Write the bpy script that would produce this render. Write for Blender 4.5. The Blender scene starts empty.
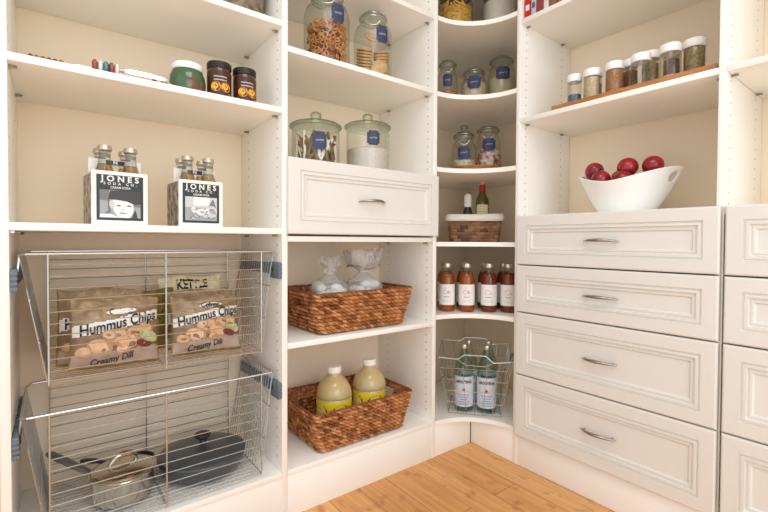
import bpy, bmesh, math, random
from mathutils import Vector, Matrix, noise
R = random.Random(7)
PI = math.pi
SC = bpy.context.scene
COL = SC.collection
sin, cos = math.sin, math.cos
EPS = .0006                                       # things stand this far clear of the board under them
VIEW = Vector((-1.520, -1.319, 0.9185))          # where the visitor stands in the pantry

# ------------------------------------------------------------------ materials
def lin(c):
    return tuple(((v/255)/12.92 if v/255 <= .04045 else ((v/255+.055)/1.055)**2.4) for v in c) + (1,)

def newmat(name):
    m = bpy.data.materials.new(name); m.use_nodes = True
    nt = m.node_tree; nt.nodes.clear()
    out = nt.nodes.new('ShaderNodeOutputMaterial')
    return m, nt, out

def pbr(name, col, rough=.5, metal=0, col2=None, nscale=20, stretch=(1,1,1), bump=0, bscale=60, spec=.5, trans=0, sss=0, detail=4, coat=0, ramp=(.35,.65)):
    m, nt, out = newmat(name)
    b = nt.nodes.new('ShaderNodeBsdfPrincipled')
    b.inputs['Base Color'].default_value = lin(col)
    b.inputs['Roughness'].default_value = rough
    b.inputs['Metallic'].default_value = metal
    b.inputs['Specular IOR Level'].default_value = spec
    b.inputs['Transmission Weight'].default_value = trans
    b.inputs['Coat Weight'].default_value = coat
    if sss:
        b.inputs['Subsurface Weight'].default_value = sss
        b.inputs['Subsurface Radius'].default_value = (.02,.02,.02)
    nt.links.new(b.outputs[0], out.inputs[0])
    if col2 or bump:
        tc = nt.nodes.new('ShaderNodeTexCoord'); mp = nt.nodes.new('ShaderNodeMapping')
        mp.inputs['Scale'].default_value = stretch
        nt.links.new(tc.outputs['Object'], mp.inputs[0])
    if col2:
        n = nt.nodes.new('ShaderNodeTexNoise'); n.inputs['Scale'].default_value = nscale; n.inputs['Detail'].default_value = detail
        r = nt.nodes.new('ShaderNodeValToRGB')
        r.color_ramp.elements[0].position, r.color_ramp.elements[1].position = ramp
        r.color_ramp.elements[0].color = lin(col); r.color_ramp.elements[1].color = lin(col2)
        nt.links.new(mp.outputs[0], n.inputs['Vector']); nt.links.new(n.outputs['Fac'], r.inputs[0]); nt.links.new(r.outputs[0], b.inputs['Base Color'])
    if bump:
        n2 = nt.nodes.new('ShaderNodeTexNoise'); n2.inputs['Scale'].default_value = bscale; n2.inputs['Detail'].default_value = 3
        bp = nt.nodes.new('ShaderNodeBump'); bp.inputs['Strength'].default_value = bump; bp.inputs['Distance'].default_value = .004
        nt.links.new(mp.outputs[0], n2.inputs['Vector']); nt.links.new(n2.outputs['Fac'], bp.inputs['Height']); nt.links.new(bp.outputs[0], b.inputs['Normal'])
    return m

def thin_glass(name, tint=(246,250,244), edge=(150,165,150), edgepow=.35, gloss=.9, rough=.02, body=0.0):
    """A single glass skin: clear seen square on, tinted and shiny towards its rim."""
    m, nt, out = newmat(name)
    tr = nt.nodes.new('ShaderNodeBsdfTransparent'); gl = nt.nodes.new('ShaderNodeBsdfGlossy')
    gl.inputs['Roughness'].default_value = rough; gl.inputs['Color'].default_value = (gloss,gloss,gloss,1)
    lw = nt.nodes.new('ShaderNodeLayerWeight'); lw.inputs['Blend'].default_value = edgepow
    mc = nt.nodes.new('ShaderNodeMixRGB'); mc.inputs[1].default_value = lin(tint); mc.inputs[2].default_value = lin(edge)
    nt.links.new(lw.outputs['Facing'], mc.inputs[0]); nt.links.new(mc.outputs[0], tr.inputs[0])
    fr = nt.nodes.new('ShaderNodeFresnel'); geo = nt.nodes.new('ShaderNodeNewGeometry'); mr = nt.nodes.new('ShaderNodeMapRange')
    mr.inputs['To Min'].default_value = 1.45; mr.inputs['To Max'].default_value = 1/1.45      # both faces of the skin reflect alike
    nt.links.new(geo.outputs['Backfacing'], mr.inputs['Value']); nt.links.new(mr.outputs[0], fr.inputs[0])
    mx = nt.nodes.new('ShaderNodeMixShader')
    nt.links.new(fr.outputs[0], mx.inputs[0]); nt.links.new(tr.outputs[0], mx.inputs[1]); nt.links.new(gl.outputs[0], mx.inputs[2])
    last = mx
    if body:
        df = nt.nodes.new('ShaderNodeBsdfDiffuse'); df.inputs[0].default_value = lin(tint)
        m2 = nt.nodes.new('ShaderNodeMixShader'); m2.inputs[0].default_value = body
        nt.links.new(mx.outputs[0], m2.inputs[1]); nt.links.new(df.outputs[0], m2.inputs[2]); last = m2
    nt.links.new(last.outputs[0], out.inputs[0])
    return m

def melamine(name, col, holes=False, hx=0):
    """White board; the upright panels carry two columns of painted peg holes (generated in metres)."""
    m, nt, out = newmat(name)
    b = nt.nodes.new('ShaderNodeBsdfPrincipled'); b.inputs['Base Color'].default_value = lin(col)
    b.inputs['Roughness'].default_value = .38; b.inputs['Specular IOR Level'].default_value = .4
    nt.links.new(b.outputs[0], out.inputs[0])
    return m

WHITE = melamine('white_melamine', (249,246,239))
FRONT = pbr('painted_drawer_front', (229,226,219), .36, spec=.45)
PAINT = pbr('beige_wall_paint', (245,227,203), .85, bump=.05, bscale=300)
HOLESHADE = pbr('peg_hole_shade', (120,105,85), .8)  # flat dark tone painted for the shade inside a peg hole
STEEL = pbr('chromed_wire', (205,204,200), .25, .85)
BRUSHED = pbr('brushed_nickel', (168,165,158), .2, 1)
GREYPL = pbr('blue_grey_plastic', (104,118,128), .45)
DARKPL = pbr('dark_plastic', (45,46,48), .4)
GLASS = thin_glass('jar_glass', (251,252,250), (205,213,203), .22)
GLASSD = thin_glass('thick_jar_glass', (243,248,242), (150,170,152), .35)
GREENGL = thin_glass('water_bottle_glass', (238,248,242), (176,212,192), .3)
CELLO = thin_glass('crinkled_cellophane', (252,252,252), (232,232,232), .4, 1.0, .08, .22)
NAVY = pbr('navy_label', (48,54,84), .55, col2=(58,66,98), nscale=70)
CHALK = pbr('chalk_writing', (226,228,235), .7)
PAPER = pbr('white_paper', (240,238,234), .6)
BLACK = pbr('black_print', (24,24,27), .5)
CARTBLK = pbr('carton_dark_panel', (36,44,48), .4)
GREYS = [pbr('photo_grey_%s' % n, (v,v,v), .45) for n, v in (('dark',62),('mid',120),('soft',165),('light',205),('pale',232))]
BROWNGL = pbr('dark_bottle', (88,80,62), .15, trans=.3)
CARTSIDE = pbr('carton_side', (95,82,66), .5, col2=(200,190,175), nscale=45)
TAN = pbr('bag_tan', (146,122,94), .3, col2=(178,152,118), nscale=30, bump=.25, bscale=40)
BAGBROWN = pbr('bag_brown', (122,96,76), .3, col2=(148,118,94), nscale=26, bump=.15, bscale=40)
MAUVE = pbr('bag_mauve', (164,144,132), .3, col2=(184,164,150), nscale=20, bump=.15)
OLIVE = pbr('bag_olive', (122,104,44), .35, col2=(150,130,60), nscale=24, bump=.2)
CREAM = pbr('bag_cream', (232,218,178), .35, bump=.15)
CHIP = pbr('chip_print', (206,160,118), .4, col2=(226,184,142), nscale=60)
CHIPD = pbr('chip_print_shade', (180,134,96), .4)
LEAF = pbr('herb_print', (160,170,112), .4, col2=(200,205,160), nscale=90)
BERRY = pbr('berry_print', (120,40,38), .4)
CORK = pbr('cork', (205,180,135), .8)
CAPW = pbr('white_cap', (246,246,244), .4)
GOLDCAP = pbr('gold_cap', (196,176,132), .3, .8)
SILVCAP = pbr('silver_cap', (205,196,178), .3, .8)
DARKSTEEL = pbr('hard_anodised', (84,91,96), .32, .35)
POTSTEEL = pbr('polished_steel', (205,198,186), .14, 1)
PLUM = pbr('plum_skin', (112,14,32), .2, col2=(172,26,36), nscale=18, spec=.6)
STALK = pbr('stalk', (90,66,36), .7)
CERAM = pbr('white_glaze', (247,246,243), .12, spec=.6)
RACKWOOD = pbr('rack_wood', (166,104,50), .45, col2=(190,126,66), nscale=14, stretch=(6,1,6))
LINEN = pbr('cotton_liner', (240,232,220), .9, bump=.3, bscale=200)
WICK = [pbr('woven_%s' % n, a, .55, col2=b, nscale=55, ramp=(.3,.7)) for n, a, b in
        (('umber',(112,64,34),(146,90,50)),('chestnut',(150,92,50),(186,122,70)),('honey',(178,116,64),(220,160,104)))]
WILL = [pbr('willow_%s' % n, a, .6, col2=b, nscale=60) for n, a, b in
        (('dark',(78,48,28),(104,66,40)),('mid',(116,76,48),(138,94,60)),('light',(140,98,64),(160,116,80)))]
RUSH = [pbr('rush_%s' % n, a, .7, col2=b, nscale=60) for n, a, b in
        (('dark',(84,72,54),(104,90,70)),('mid',(112,98,76),(132,116,92)),('light',(128,112,88),(150,134,108)))]

def wood_floor():
    m, nt, out = newmat('bamboo_planks')
    b = nt.nodes.new('ShaderNodeBsdfPrincipled'); b.inputs['Roughness'].default_value = .36
    nt.links.new(b.outputs[0], out.inputs[0])
    tc = nt.nodes.new('ShaderNodeTexCoord')
    mp = nt.nodes.new('ShaderNodeMapping'); mp.inputs['Rotation'].default_value = (0,0,PI/2); mp.inputs['Location'].default_value = (.13,0,0)
    nt.links.new(tc.outputs['Object'], mp.inputs[0])
    br = nt.nodes.new('ShaderNodeTexBrick')
    br.inputs['Scale'].default_value = 1; br.inputs['Brick Width'].default_value = .92; br.inputs['Row Height'].default_value = .124
    br.inputs['Mortar Size'].default_value = .0011; br.inputs['Mortar Smooth'].default_value = .3; br.offset = .5; br.inputs['Bias'].default_value = 0
    br.inputs['Color1'].default_value = lin((238,186,122)); br.inputs['Color2'].default_value = lin((224,164,98)); br.inputs['Mortar'].default_value = lin((118,72,34))
    nt.links.new(mp.outputs[0], br.inputs['Vector'])
    mg = nt.nodes.new('ShaderNodeMapping'); mg.inputs['Scale'].default_value = (60,3,1); nt.links.new(tc.outputs['Object'], mg.inputs[0])
    n = nt.nodes.new('ShaderNodeTexNoise'); n.inputs['Scale'].default_value = 1; n.inputs['Detail'].default_value = 5; nt.links.new(mg.outputs[0], n.inputs['Vector'])
    rp = nt.nodes.new('ShaderNodeValToRGB'); rp.color_ramp.elements[0].position = .3; rp.color_ramp.elements[1].position = .7
    rp.color_ramp.elements[0].color = lin((214,196,176)); rp.color_ramp.elements[1].color = (1,1,1,1); nt.links.new(n.outputs['Fac'], rp.inputs[0])
    mx = nt.nodes.new('ShaderNodeMixRGB'); mx.blend_type = 'MULTIPLY'; mx.inputs[0].default_value = .75
    nt.links.new(br.outputs['Color'], mx.inputs[1]); nt.links.new(rp.outputs[0], mx.inputs[2])
    mk = nt.nodes.new('ShaderNodeMapping'); mk.inputs['Scale'].default_value = (9,6,1); nt.links.new(tc.outputs['Object'], mk.inputs[0])
    n2 = nt.nodes.new('ShaderNodeTexNoise'); n2.inputs['Scale'].default_value = 2.2; n2.inputs['Detail'].default_value = 2; nt.links.new(mk.outputs[0], n2.inputs['Vector'])
    r2 = nt.nodes.new('ShaderNodeValToRGB'); r2.color_ramp.elements[0].position = .3; r2.color_ramp.elements[1].position = .42
    r2.color_ramp.elements[0].color = lin((206,176,148)); r2.color_ramp.elements[1].color = (1,1,1,1); nt.links.new(n2.outputs['Fac'], r2.inputs[0])
    m2 = nt.nodes.new('ShaderNodeMixRGB'); m2.blend_type = 'MULTIPLY'; m2.inputs[0].default_value = .6
    nt.links.new(mx.outputs[0], m2.inputs[1]); nt.links.new(r2.outputs[0], m2.inputs[2]); nt.links.new(m2.outputs[0], b.inputs['Base Color'])
    return m
FLOORM = wood_floor()

# ------------------------------------------------------------------ mesh helper
class MB:
    def __init__(s): s.bm = bmesh.new(); s.mi = 0
    def v(s, *c): return s.bm.verts.new(c)
    def f(s, vs, mi=None):
        try:
            f = s.bm.faces.new(vs); f.material_index = s.mi if mi is None else mi; f.smooth = True; return f
        except ValueError: return None
    def box(s, x0, x1, y0, y1, z0, z1, bev=0):
        vs = [s.v(x,y,z) for x in (x0,x1) for y in (y0,y1) for z in (z0,z1)]
        fs = [s.f([vs[i] for i in q]) for q in ((0,1,3,2),(4,6,7,5),(0,4,5,1),(2,3,7,6),(0,2,6,4),(1,5,7,3))]
        if bev:
            es = list({e for f in fs for e in f.edges})
            r = bmesh.ops.bevel(s.bm, geom=es, offset=bev, segments=2, profile=.5, affect='EDGES')
            for f in r['faces']: f.material_index = s.mi; f.smooth = True
        return s
    def lathe(s, prof, seg=32, cx=0, cy=0, z=0, fn=None, caps=True):
        """prof: (r, z) bottom to top; r = 0 closes on the axis."""
        rings = []
        for r, h in prof:
            if r <= 1e-6: rings.append([s.v(cx,cy,z+h)])
            else:
                ring = []
                for k in range(seg):
                    a = 2*PI*k/seg; rr = r*(fn(a,h) if fn else 1)
                    ring.append(s.v(cx+rr*cos(a), cy+rr*sin(a), z+h))
                rings.append(ring)
        for a, b in zip(rings, rings[1:]):
            for k in range(seg):
                q = (a[k%len(a)], a[(k+1)%len(a)], b[(k+1)%len(b)], b[k%len(b)])
                q = list(dict.fromkeys(q))
                if len(q) > 2: s.f(q)
        if caps:
            if len(rings[0]) > 1: s.f(rings[0][::-1])
            if len(rings[-1]) > 1: s.f(rings[-1])
        return s
    def tube(s, pts, r, seg=6, closed=False, radii=None, caps=True):
        pts = [Vector(p) for p in pts]; n = len(pts); rings = []
        t0 = (pts[1]-pts[0]).normalized(); up = Vector((0,0,1)) if abs(t0.z) < .9 else Vector((1,0,0))
        nrm = (up - t0*up.dot(t0)).normalized()
        for i, p in enumerate(pts):
            if closed: t = (pts[(i+1)%n]-pts[i-1])
            else: t = (pts[min(i+1,n-1)]-pts[max(i-1,0)])
            if t.length < 1e-9: t = t0.copy()
            t.normalize(); nrm = nrm - t*nrm.dot(t)
            if nrm.length < 1e-6: nrm = t.orthogonal()
            nrm.normalize(); bn = t.cross(nrm); rr = radii[i] if radii else r
            rings.append([s.bm.verts.new(p + nrm*rr*cos(2*PI*k/seg) + bn*rr*sin(2*PI*k/seg)) for k in range(seg)])
        m = n if closed else n-1
        for i in range(m):
            a, b = rings[i], rings[(i+1)%n]
            for k in range(seg): s.f((a[k], a[(k+1)%seg], b[(k+1)%seg], b[k]))
        if not closed and caps: s.f(rings[0][::-1]); s.f(rings[-1])
        return s
    def wire(s, a, b, r=.0017, seg=5): return s.tube([a,b], r, seg)
    def prism(s, poly, z0, z1):
        a = [s.v(x,y,z0) for x,y in poly]; b = [s.v(x,y,z1) for x,y in poly]; n = len(poly)
        for k in range(n): s.f((a[k], a[(k+1)%n], b[(k+1)%n], b[k]))
        s.f(a[::-1]); s.f(b); return s
    def ball(s, c, r, seg=16, rings=10, sq=(1,1,1), fn=None):
        prev = None
        for i in range(rings+1):
            t = PI*i/rings; ring = []
            for k in range(seg if 0 < i < rings else 1):
                a = 2*PI*k/seg; d = Vector((sin(t)*cos(a), sin(t)*sin(a), -cos(t))); q = r*(fn(d) if fn else 1)
                ring.append(s.v(c[0]+d.x*q*sq[0], c[1]+d.y*q*sq[1], c[2]+d.z*q*sq[2]))
            if prev:
                for k in range(seg):
                    q = list(dict.fromkeys((prev[k%len(prev)], prev[(k+1)%len(prev)], ring[(k+1)%len(ring)], ring[k%len(ring)])))
                    if len(q) > 2: s.f(q)
            prev = ring
        return s
    def poly(s, pts, fn=None, mi=None):
        return s.f([s.bm.verts.new(fn(*p) if fn else p) for p in pts], mi)
    def grid(s, nx, ny, fn, keep=None, mi=None):
        g = [[s.bm.verts.new(fn(i/nx, j/ny)) for i in range(nx+1)] for j in range(ny+1)]
        for j in range(ny):
            for i in range(nx):
                if keep and not keep((i+.5)/nx, (j+.5)/ny): continue
                s.f((g[j][i], g[j][i+1], g[j+1][i+1], g[j+1][i]), mi((i+.5)/nx, (j+.5)/ny) if mi else None)
        return s
    def build(s, name, mats, parent=None, sharp=40, loc=None, rz=0):
        loose = [v for v in s.bm.verts if not v.link_faces]
        if loose: bmesh.ops.delete(s.bm, geom=loose, context='VERTS')
        me = bpy.data.meshes.new(name); s.bm.to_mesh(me); s.bm.free()
        for m in (mats if isinstance(mats, (list,tuple)) else [mats]): me.materials.append(m)
        if sharp and len(me.polygons): me.set_sharp_from_angle(angle=math.radians(sharp))
        o = bpy.data.objects.new(name, me); COL.objects.link(o)
        if parent: o.parent = parent
        if loc: o.location = loc
        if rz: o.rotation_euler.z = rz
        return o

def tag(o, label, cat, group=None, kind=None):
    o['label'] = label; o['category'] = cat
    if group: o['group'] = group
    if kind: o['kind'] = kind
    return o
def thing(name, loc, label, cat, group=None, rz=0):
    o = bpy.data.objects.new(name, None); COL.objects.link(o); o.empty_display_size = .05
    o.location = (loc[0], loc[1], loc[2]+(EPS if loc[2] > 0 else 0)); o.rotation_euler.z = rz
    return tag(o, label, cat, group)
def dup(o, loc=None, label=None, rz=None, parent=None):
    c = o.copy(); COL.objects.link(c)
    if parent: c.parent = parent
    if loc: c.location = (loc[0], loc[1], loc[2]+EPS)
    if rz is not None: c.rotation_euler.z = rz
    if label: c['label'] = label
    for ch in o.children: dup(ch, parent=c)
    return c
def face(x, y, turn=0):
    """turn about z that points an item's front (-y) at the standing visitor."""
    return math.atan2(VIEW.y-y, VIEW.x-x) + PI/2 + turn

_tc = {}
def text2d(txt, size, bold=0, sp=1):
    cu = bpy.data.curves.new('t', 'FONT'); cu.body = txt; cu.size = size; cu.align_x = 'CENTER'; cu.align_y = 'CENTER'; cu.resolution_u = 3; cu.offset = bold*size; cu.space_character = sp
    o = bpy.data.objects.new('t', cu); COL.objects.link(o)
    bpy.context.view_layer.update()
    me = o.evaluated_get(bpy.context.evaluated_depsgraph_get()).to_mesh()
    vs = [(v.co.x, v.co.y) for v in me.vertices]; fs = [tuple(p.vertices) for p in me.polygons]
    o.evaluated_get(bpy.context.evaluated_depsgraph_get()).to_mesh_clear()
    bpy.data.objects.remove(o); bpy.data.curves.remove(cu)
    return vs, fs
def add_text(mb, txt, size, fn, bold=0, sx=1, mi=None, sp=1):
    vs, fs = text2d(txt, size, bold, sp)
    bv = [mb.bm.verts.new(fn(x*sx, y)) for x, y in vs]
    for q in fs: mb.f([bv[i] for i in q], mi)
def scribble(mb, w, h, fn, n=5, mi=None, th=.0012, seed=1):
    """a line of handwriting too small to read: a looping pen stroke"""
    rr = random.Random(seed); pts = []
    for i in range(n*8+1):
        t = i/(n*8); k = rr.uniform(.7,1.2)
        pts.append((-w/2 + w*t + .25*w/n*sin(2*PI*n*t), h*.5*k*sin(2*PI*n*t+1.2)))
    for (x0,y0),(x1,y1) in zip(pts, pts[1:]):
        d = math.hypot(x1-x0, y1-y0) or 1; nx, ny = -(y1-y0)/d*th/2, (x1-x0)/d*th/2
        mb.poly([fn(x0-nx,y0-ny), fn(x1-nx,y1-ny), fn(x1+nx,y1+ny), fn(x0+nx,y0+ny)], mi=mi)
def on_cyl(r, z0=0, a0=0):
    """maps label x (metres round the glass), y (up) to the front of a cylinder that faces -y"""
    return lambda x, y: (r*sin(x/r+a0), -r*cos(x/r+a0), z0+y)
def disc(mb, cx, cy, rx, ry, fn, n=20, rot=0, mi=None):
    mb.poly([fn(cx+rx*cos(2*PI*k/n)*cos(rot)-ry*sin(2*PI*k/n)*sin(rot), cy+rx*cos(2*PI*k/n)*sin(rot)+ry*sin(2*PI*k/n)*cos(rot)) for k in range(n)], mi=mi)
def ring(mb, cx, cy, r, th, fn, n=24, mi=None, a0=0, a1=2*PI):
    for k in range(n):
        a, b = a0+(a1-a0)*k/n, a0+(a1-a0)*(k+1)/n
        mb.poly([fn(cx+q*cos(t), cy+q*sin(t)) for t, q in ((a,r),(b,r),(b,r+th),(a,r+th))], mi=mi)

# ------------------------------------------------------------------ the room
D = .378                      # depth of the shelving
XU0, XU1, C, YR2, T = -1.5944, -.9225, .2271, -.9083, .019
XM = XU1 + T                  # inner left of the middle bay
TOPZ = 2.22
def struct(name, mb, m):
    o = mb.build(name, m); o['kind'] = 'structure'; o['label'] = name.replace('_',' '); return o
struct('floor', MB().box(-2.9, D+.06, -2.9, D+.06, -.05, 0), FLOORM)
w = struct('wall_back', MB().box(-2.9, D+.062, D+.002, D+.062, 0, 2.5), PAINT); w['label'] = 'beige painted wall behind the left and middle shelving'
w = struct('wall_right', MB().box(D+.002, D+.062, -2.9, D+.002, 0, 2.5), PAINT); w['label'] = 'beige painted wall behind the drawer units'
struct('ceiling', MB().box(-2.9, D+.062, -2.9, D+.062, 2.5, 2.55), pbr('ceiling_paint', (245,241,232), .9))

# ------------------------------------------------------------------ cabinetry
def peg_holes(mb, face_pos, axis, d0, d1, z0, z1, sign):
    """two columns of peg holes 32 mm apart on one face of an upright; small sunken rings"""
    for d in (d0, d1):
        z = z0
        while z < z1:
            r = .0026; n = 8; e = sign*.0003
            pts = [(d + r*cos(2*PI*k/n), z + r*sin(2*PI*k/n)) for k in range(n)]
            vs = [(face_pos+e, a, b) if axis == 'x' else (a, face_pos+e, b) for a, b in pts]
            mb.poly(vs, mi=1); z += .032
def panel_x(parent, x0, x1, faces, zmin=.0, y0=0, y1=D):
    """an upright whose broad faces look along x"""
    mb = MB().box(x0, x1, y0, y1, zmin, TOPZ, .0012)
    for s in faces: peg_holes(mb, x0 if s < 0 else x1, 'x', y0+.037, y1-.075, .2, TOPZ-.03, s)
    return mb.build('side_panel', [WHITE, HOLESHADE], parent)
def panel_y(parent, y0, y1, faces, x0=0, x1=D):
    mb = MB().box(x0, x1, y0, y1, 0, TOPZ, .0012)
    for s in faces: peg_holes(mb, y0 if s < 0 else y1, 'y', x0+.037, x1-.075, .2, TOPZ-.03, s)
    return mb.build('side_panel', [WHITE, HOLESHADE], parent)
def shelf(parent, x0, x1, y0, y1, z, pins=None):
    o = MB().box(x0, x1, y0, y1, z-T, z, .0015).build('shelf', WHITE, parent)
    for (px, py, ax) in pins or ():
        p = MB(); p.tube([(px,py,z-T-.004),(px+(.012 if ax==1 else -.012 if ax==-1 else 0), py+(.012 if ax==2 else -.012 if ax==-2 else 0), z-T-.004)], .0033, 8)
        p.box(px-.004, px+.004, py-.004, py+.004, z-T-.0065, z-T-.0002)
        p.build('shelf_pin', BRUSHED, o)
    return o
def pinsx(x0, x1): return [(x0+.004,.04,1),(x0+.004,.30,1),(x1-.004,.04,-1),(x1-.004,.30,-1)]
def pinsy(y0, y1): return [(.04,y0+.004,2),(.30,y0+.004,2),(.04,y1-.004,-2),(.30,y1-.004,-2)]

def drawer_front(w, h, t=.0205):
    """moulded front in x (width), z (height), facing -y: rounded edge, flat frame, stepped moulding, flat field"""
    mb = MB()
    prof = [(0,0),(0,-t+.005),(.0015,-t+.0018),(.005,-t),(.040,-t),(.0412,-t+.005),(.0448,-t+.0055),(.0465,-t+.0012),(.0535,-t+.0010),(.0555,-t+.0072),(.0590,-t+.0078),(.0610,-t+.0050),(.066,-t+.0056),(.0695,-t+.0105)]
    prev = None
    for ins, y in prof:
        q = [mb.v(x, y, z) for x, z in ((ins,ins),(w-ins,ins),(w-ins,h-ins),(ins,h-ins))]
        if prev:
            for k in range(4): mb.f((prev[k], prev[(k+1)%4], q[(k+1)%4], q[k]))
        else: mb.f(q[::-1])
        prev = q
    mb.f(prev)
    return mb
def handle_mb(L=.122, out=.028):
    """slim arched pull: two pointed ends touching the front, thick crown standing off it"""
    mb = MB(); pts = []; rad = []
    for i in range(25):
        t = i/24; u = 2*t-1
        pts.append((u*L/2, -.002-out*(1-abs(u)**2.2), .004*(abs(u)**2)*-1)); rad.append(.0018+.0042*(1-abs(u)**1.8))
    mb.tube(pts, .005, 10, radii=rad)
    for sx in (-1,1): mb.tube([(sx*L*.40, .0, -.002),(sx*L*.40,-.011,-.002)], .0032, 8)
    return mb
def drawer(unit, loc, rz, w, h, label=None):
    d = drawer_front(w, h).build('drawer', FRONT, unit, sharp=25, loc=loc, rz=rz)
    hd = handle_mb().build('handle', BRUSHED, d, loc=(w/2, -.0125, h/2))
    hd['label'] = 'arched nickel handle'
    if label: d['label'] = label
    return d

ZTOP, ZA, ZB, ZBOT, ZC, ZE, ZD, ZF, ZG = 1.6266, 1.3489, .9585, .158, 1.5527, 1.8603, .5805, 1.4208, 1.8196
# left bay
u = thing('shelving_unit', (0,0,0), 'white open shelving bay on the left holding two wire pull-out baskets', 'shelving')
panel_x(u, XU0-.019, XU0, (1,)); panel_x(u, XU1, XM, (-1,1))
for z in (2.0, ZTOP, ZA, ZB): shelf(u, XU0, XU1, 0, D, z, pinsx(XU0, XU1))
shelf(u, XU0, XU1, 0, D, ZBOT); shelf(u, XU0, XU1, 0, D, TOPZ)
MB().box(XU0, XU1, .002, .02, 0, ZBOT-T, .001).build('kick_board', WHITE, u)
# middle bay
u = thing('shelving_unit', (0,0,0), 'white middle shelving bay with one drawer between brown woven baskets and jars', 'shelving')
XB = -C-T
panel_x(u, XB, -C, (-1,1))
XS = XM+.0009
for z in (ZE, ZC, 1.186, .9345, ZD): shelf(u, XS, XB, 0, D, z, pinsx(XS, XB))
shelf(u, XS, XB, 0, D, ZBOT); shelf(u, XS, XB, 0, D, TOPZ)
MB().box(XS, XB, .002, .02, 0, ZBOT-T, .001).build('kick_board', WHITE, u)
drawer(u, (XM-.0065, -.0005, .9405), 0, XB-XM+.0065+.0125, .2505, 'single white drawer with a routed panel front')
# corner bay, shelves scooped with a quarter circle
u = thing('corner_shelving_unit', (0,0,0), 'white corner shelving with scooped curved shelves between two bays', 'shelving')
def corner_poly(n=22):
    p = [(-C+.0009, D), (-C+.0009, 0)]
    for k in range(1, n):
        a = PI/2*(1-k/n); p.append((-C + C*cos(a), -C + C*sin(a)))
    return p + [(0, -C+.0009), (D, -C+.0009), (D, D)]
ZCN = (2.18, 1.863, 1.549, 1.233, .917, .606, .153)
for z in ZCN: MB().prism(corner_poly(), z-T, z).build('shelf', WHITE, u, sharp=30)
MB().box(-C+.0009, 0, .004, .02, 0, ZCN[-1]-T, .001).build('kick_board', WHITE, u)
MB().box(.004, .02, -C+.0009, .004, 0, ZCN[-1]-T, .001).build('kick_board', WHITE, u)
# right drawer units
RY0 = -C-T
u = thing('drawer_unit', (0,0,0), 'white unit of four drawers under the fruit bowl and the spice shelf', 'drawer unit')
panel_y(u, -C-T, -C, (-1,1)); panel_y(u, YR2-T, YR2, (1,-1))
for z in (ZG, ZF): shelf(u, 0, D, YR2, RY0, z, pinsy(YR2, RY0))
shelf(u, 0, D, YR2, RY0, TOPZ)
MB().box(-.0005, D, YR2, RY0, 1.0, 1.0225, .0015).build('counter_top', WHITE, u)
MB().box(.002, .02, YR2, RY0, 0, .13, .001).build('kick_board', WHITE, u)
ZDR = [(.8286,1.0238),(.6378,.8244),(.3850,.6336),(.1305,.3808)]
for k, (a, b) in enumerate(ZDR):
    drawer(u, (-.0005, -.2487+.001, a), -PI/2, .9245-.2487, b-a, ('shallow top drawer','shallow second drawer','deep third drawer','deep bottom drawer')[k])
u = thing('drawer_unit', (0,0,0), 'white unit of drawers at the far right with an empty shelf above', 'drawer unit')
YN0 = YR2-T-.0009; YN1 = YN0-.665
panel_y(u, YN1-T, YN1, (1,))
for z in (ZG+.01, 1.4215): shelf(u, 0, D, YN1, YN0, z, pinsy(YN1, YN0))
shelf(u, 0, D, YN1, YN0, TOPZ)
MB().box(-.0005, D, YN1, YN0, 1.0, 1.0225, .0015).build('counter_top', WHITE, u)
MB().box(.002, .02, YN1, YN0, 0, .13, .001).build('kick_board', WHITE, u)
for k, (a, b) in enumerate(ZDR):
    drawer(u, (-.0005, -.9345, a), -PI/2, .664, b-a, ('shallow top drawer','shallow second drawer','deep third drawer','deep bottom drawer')[k])

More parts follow.
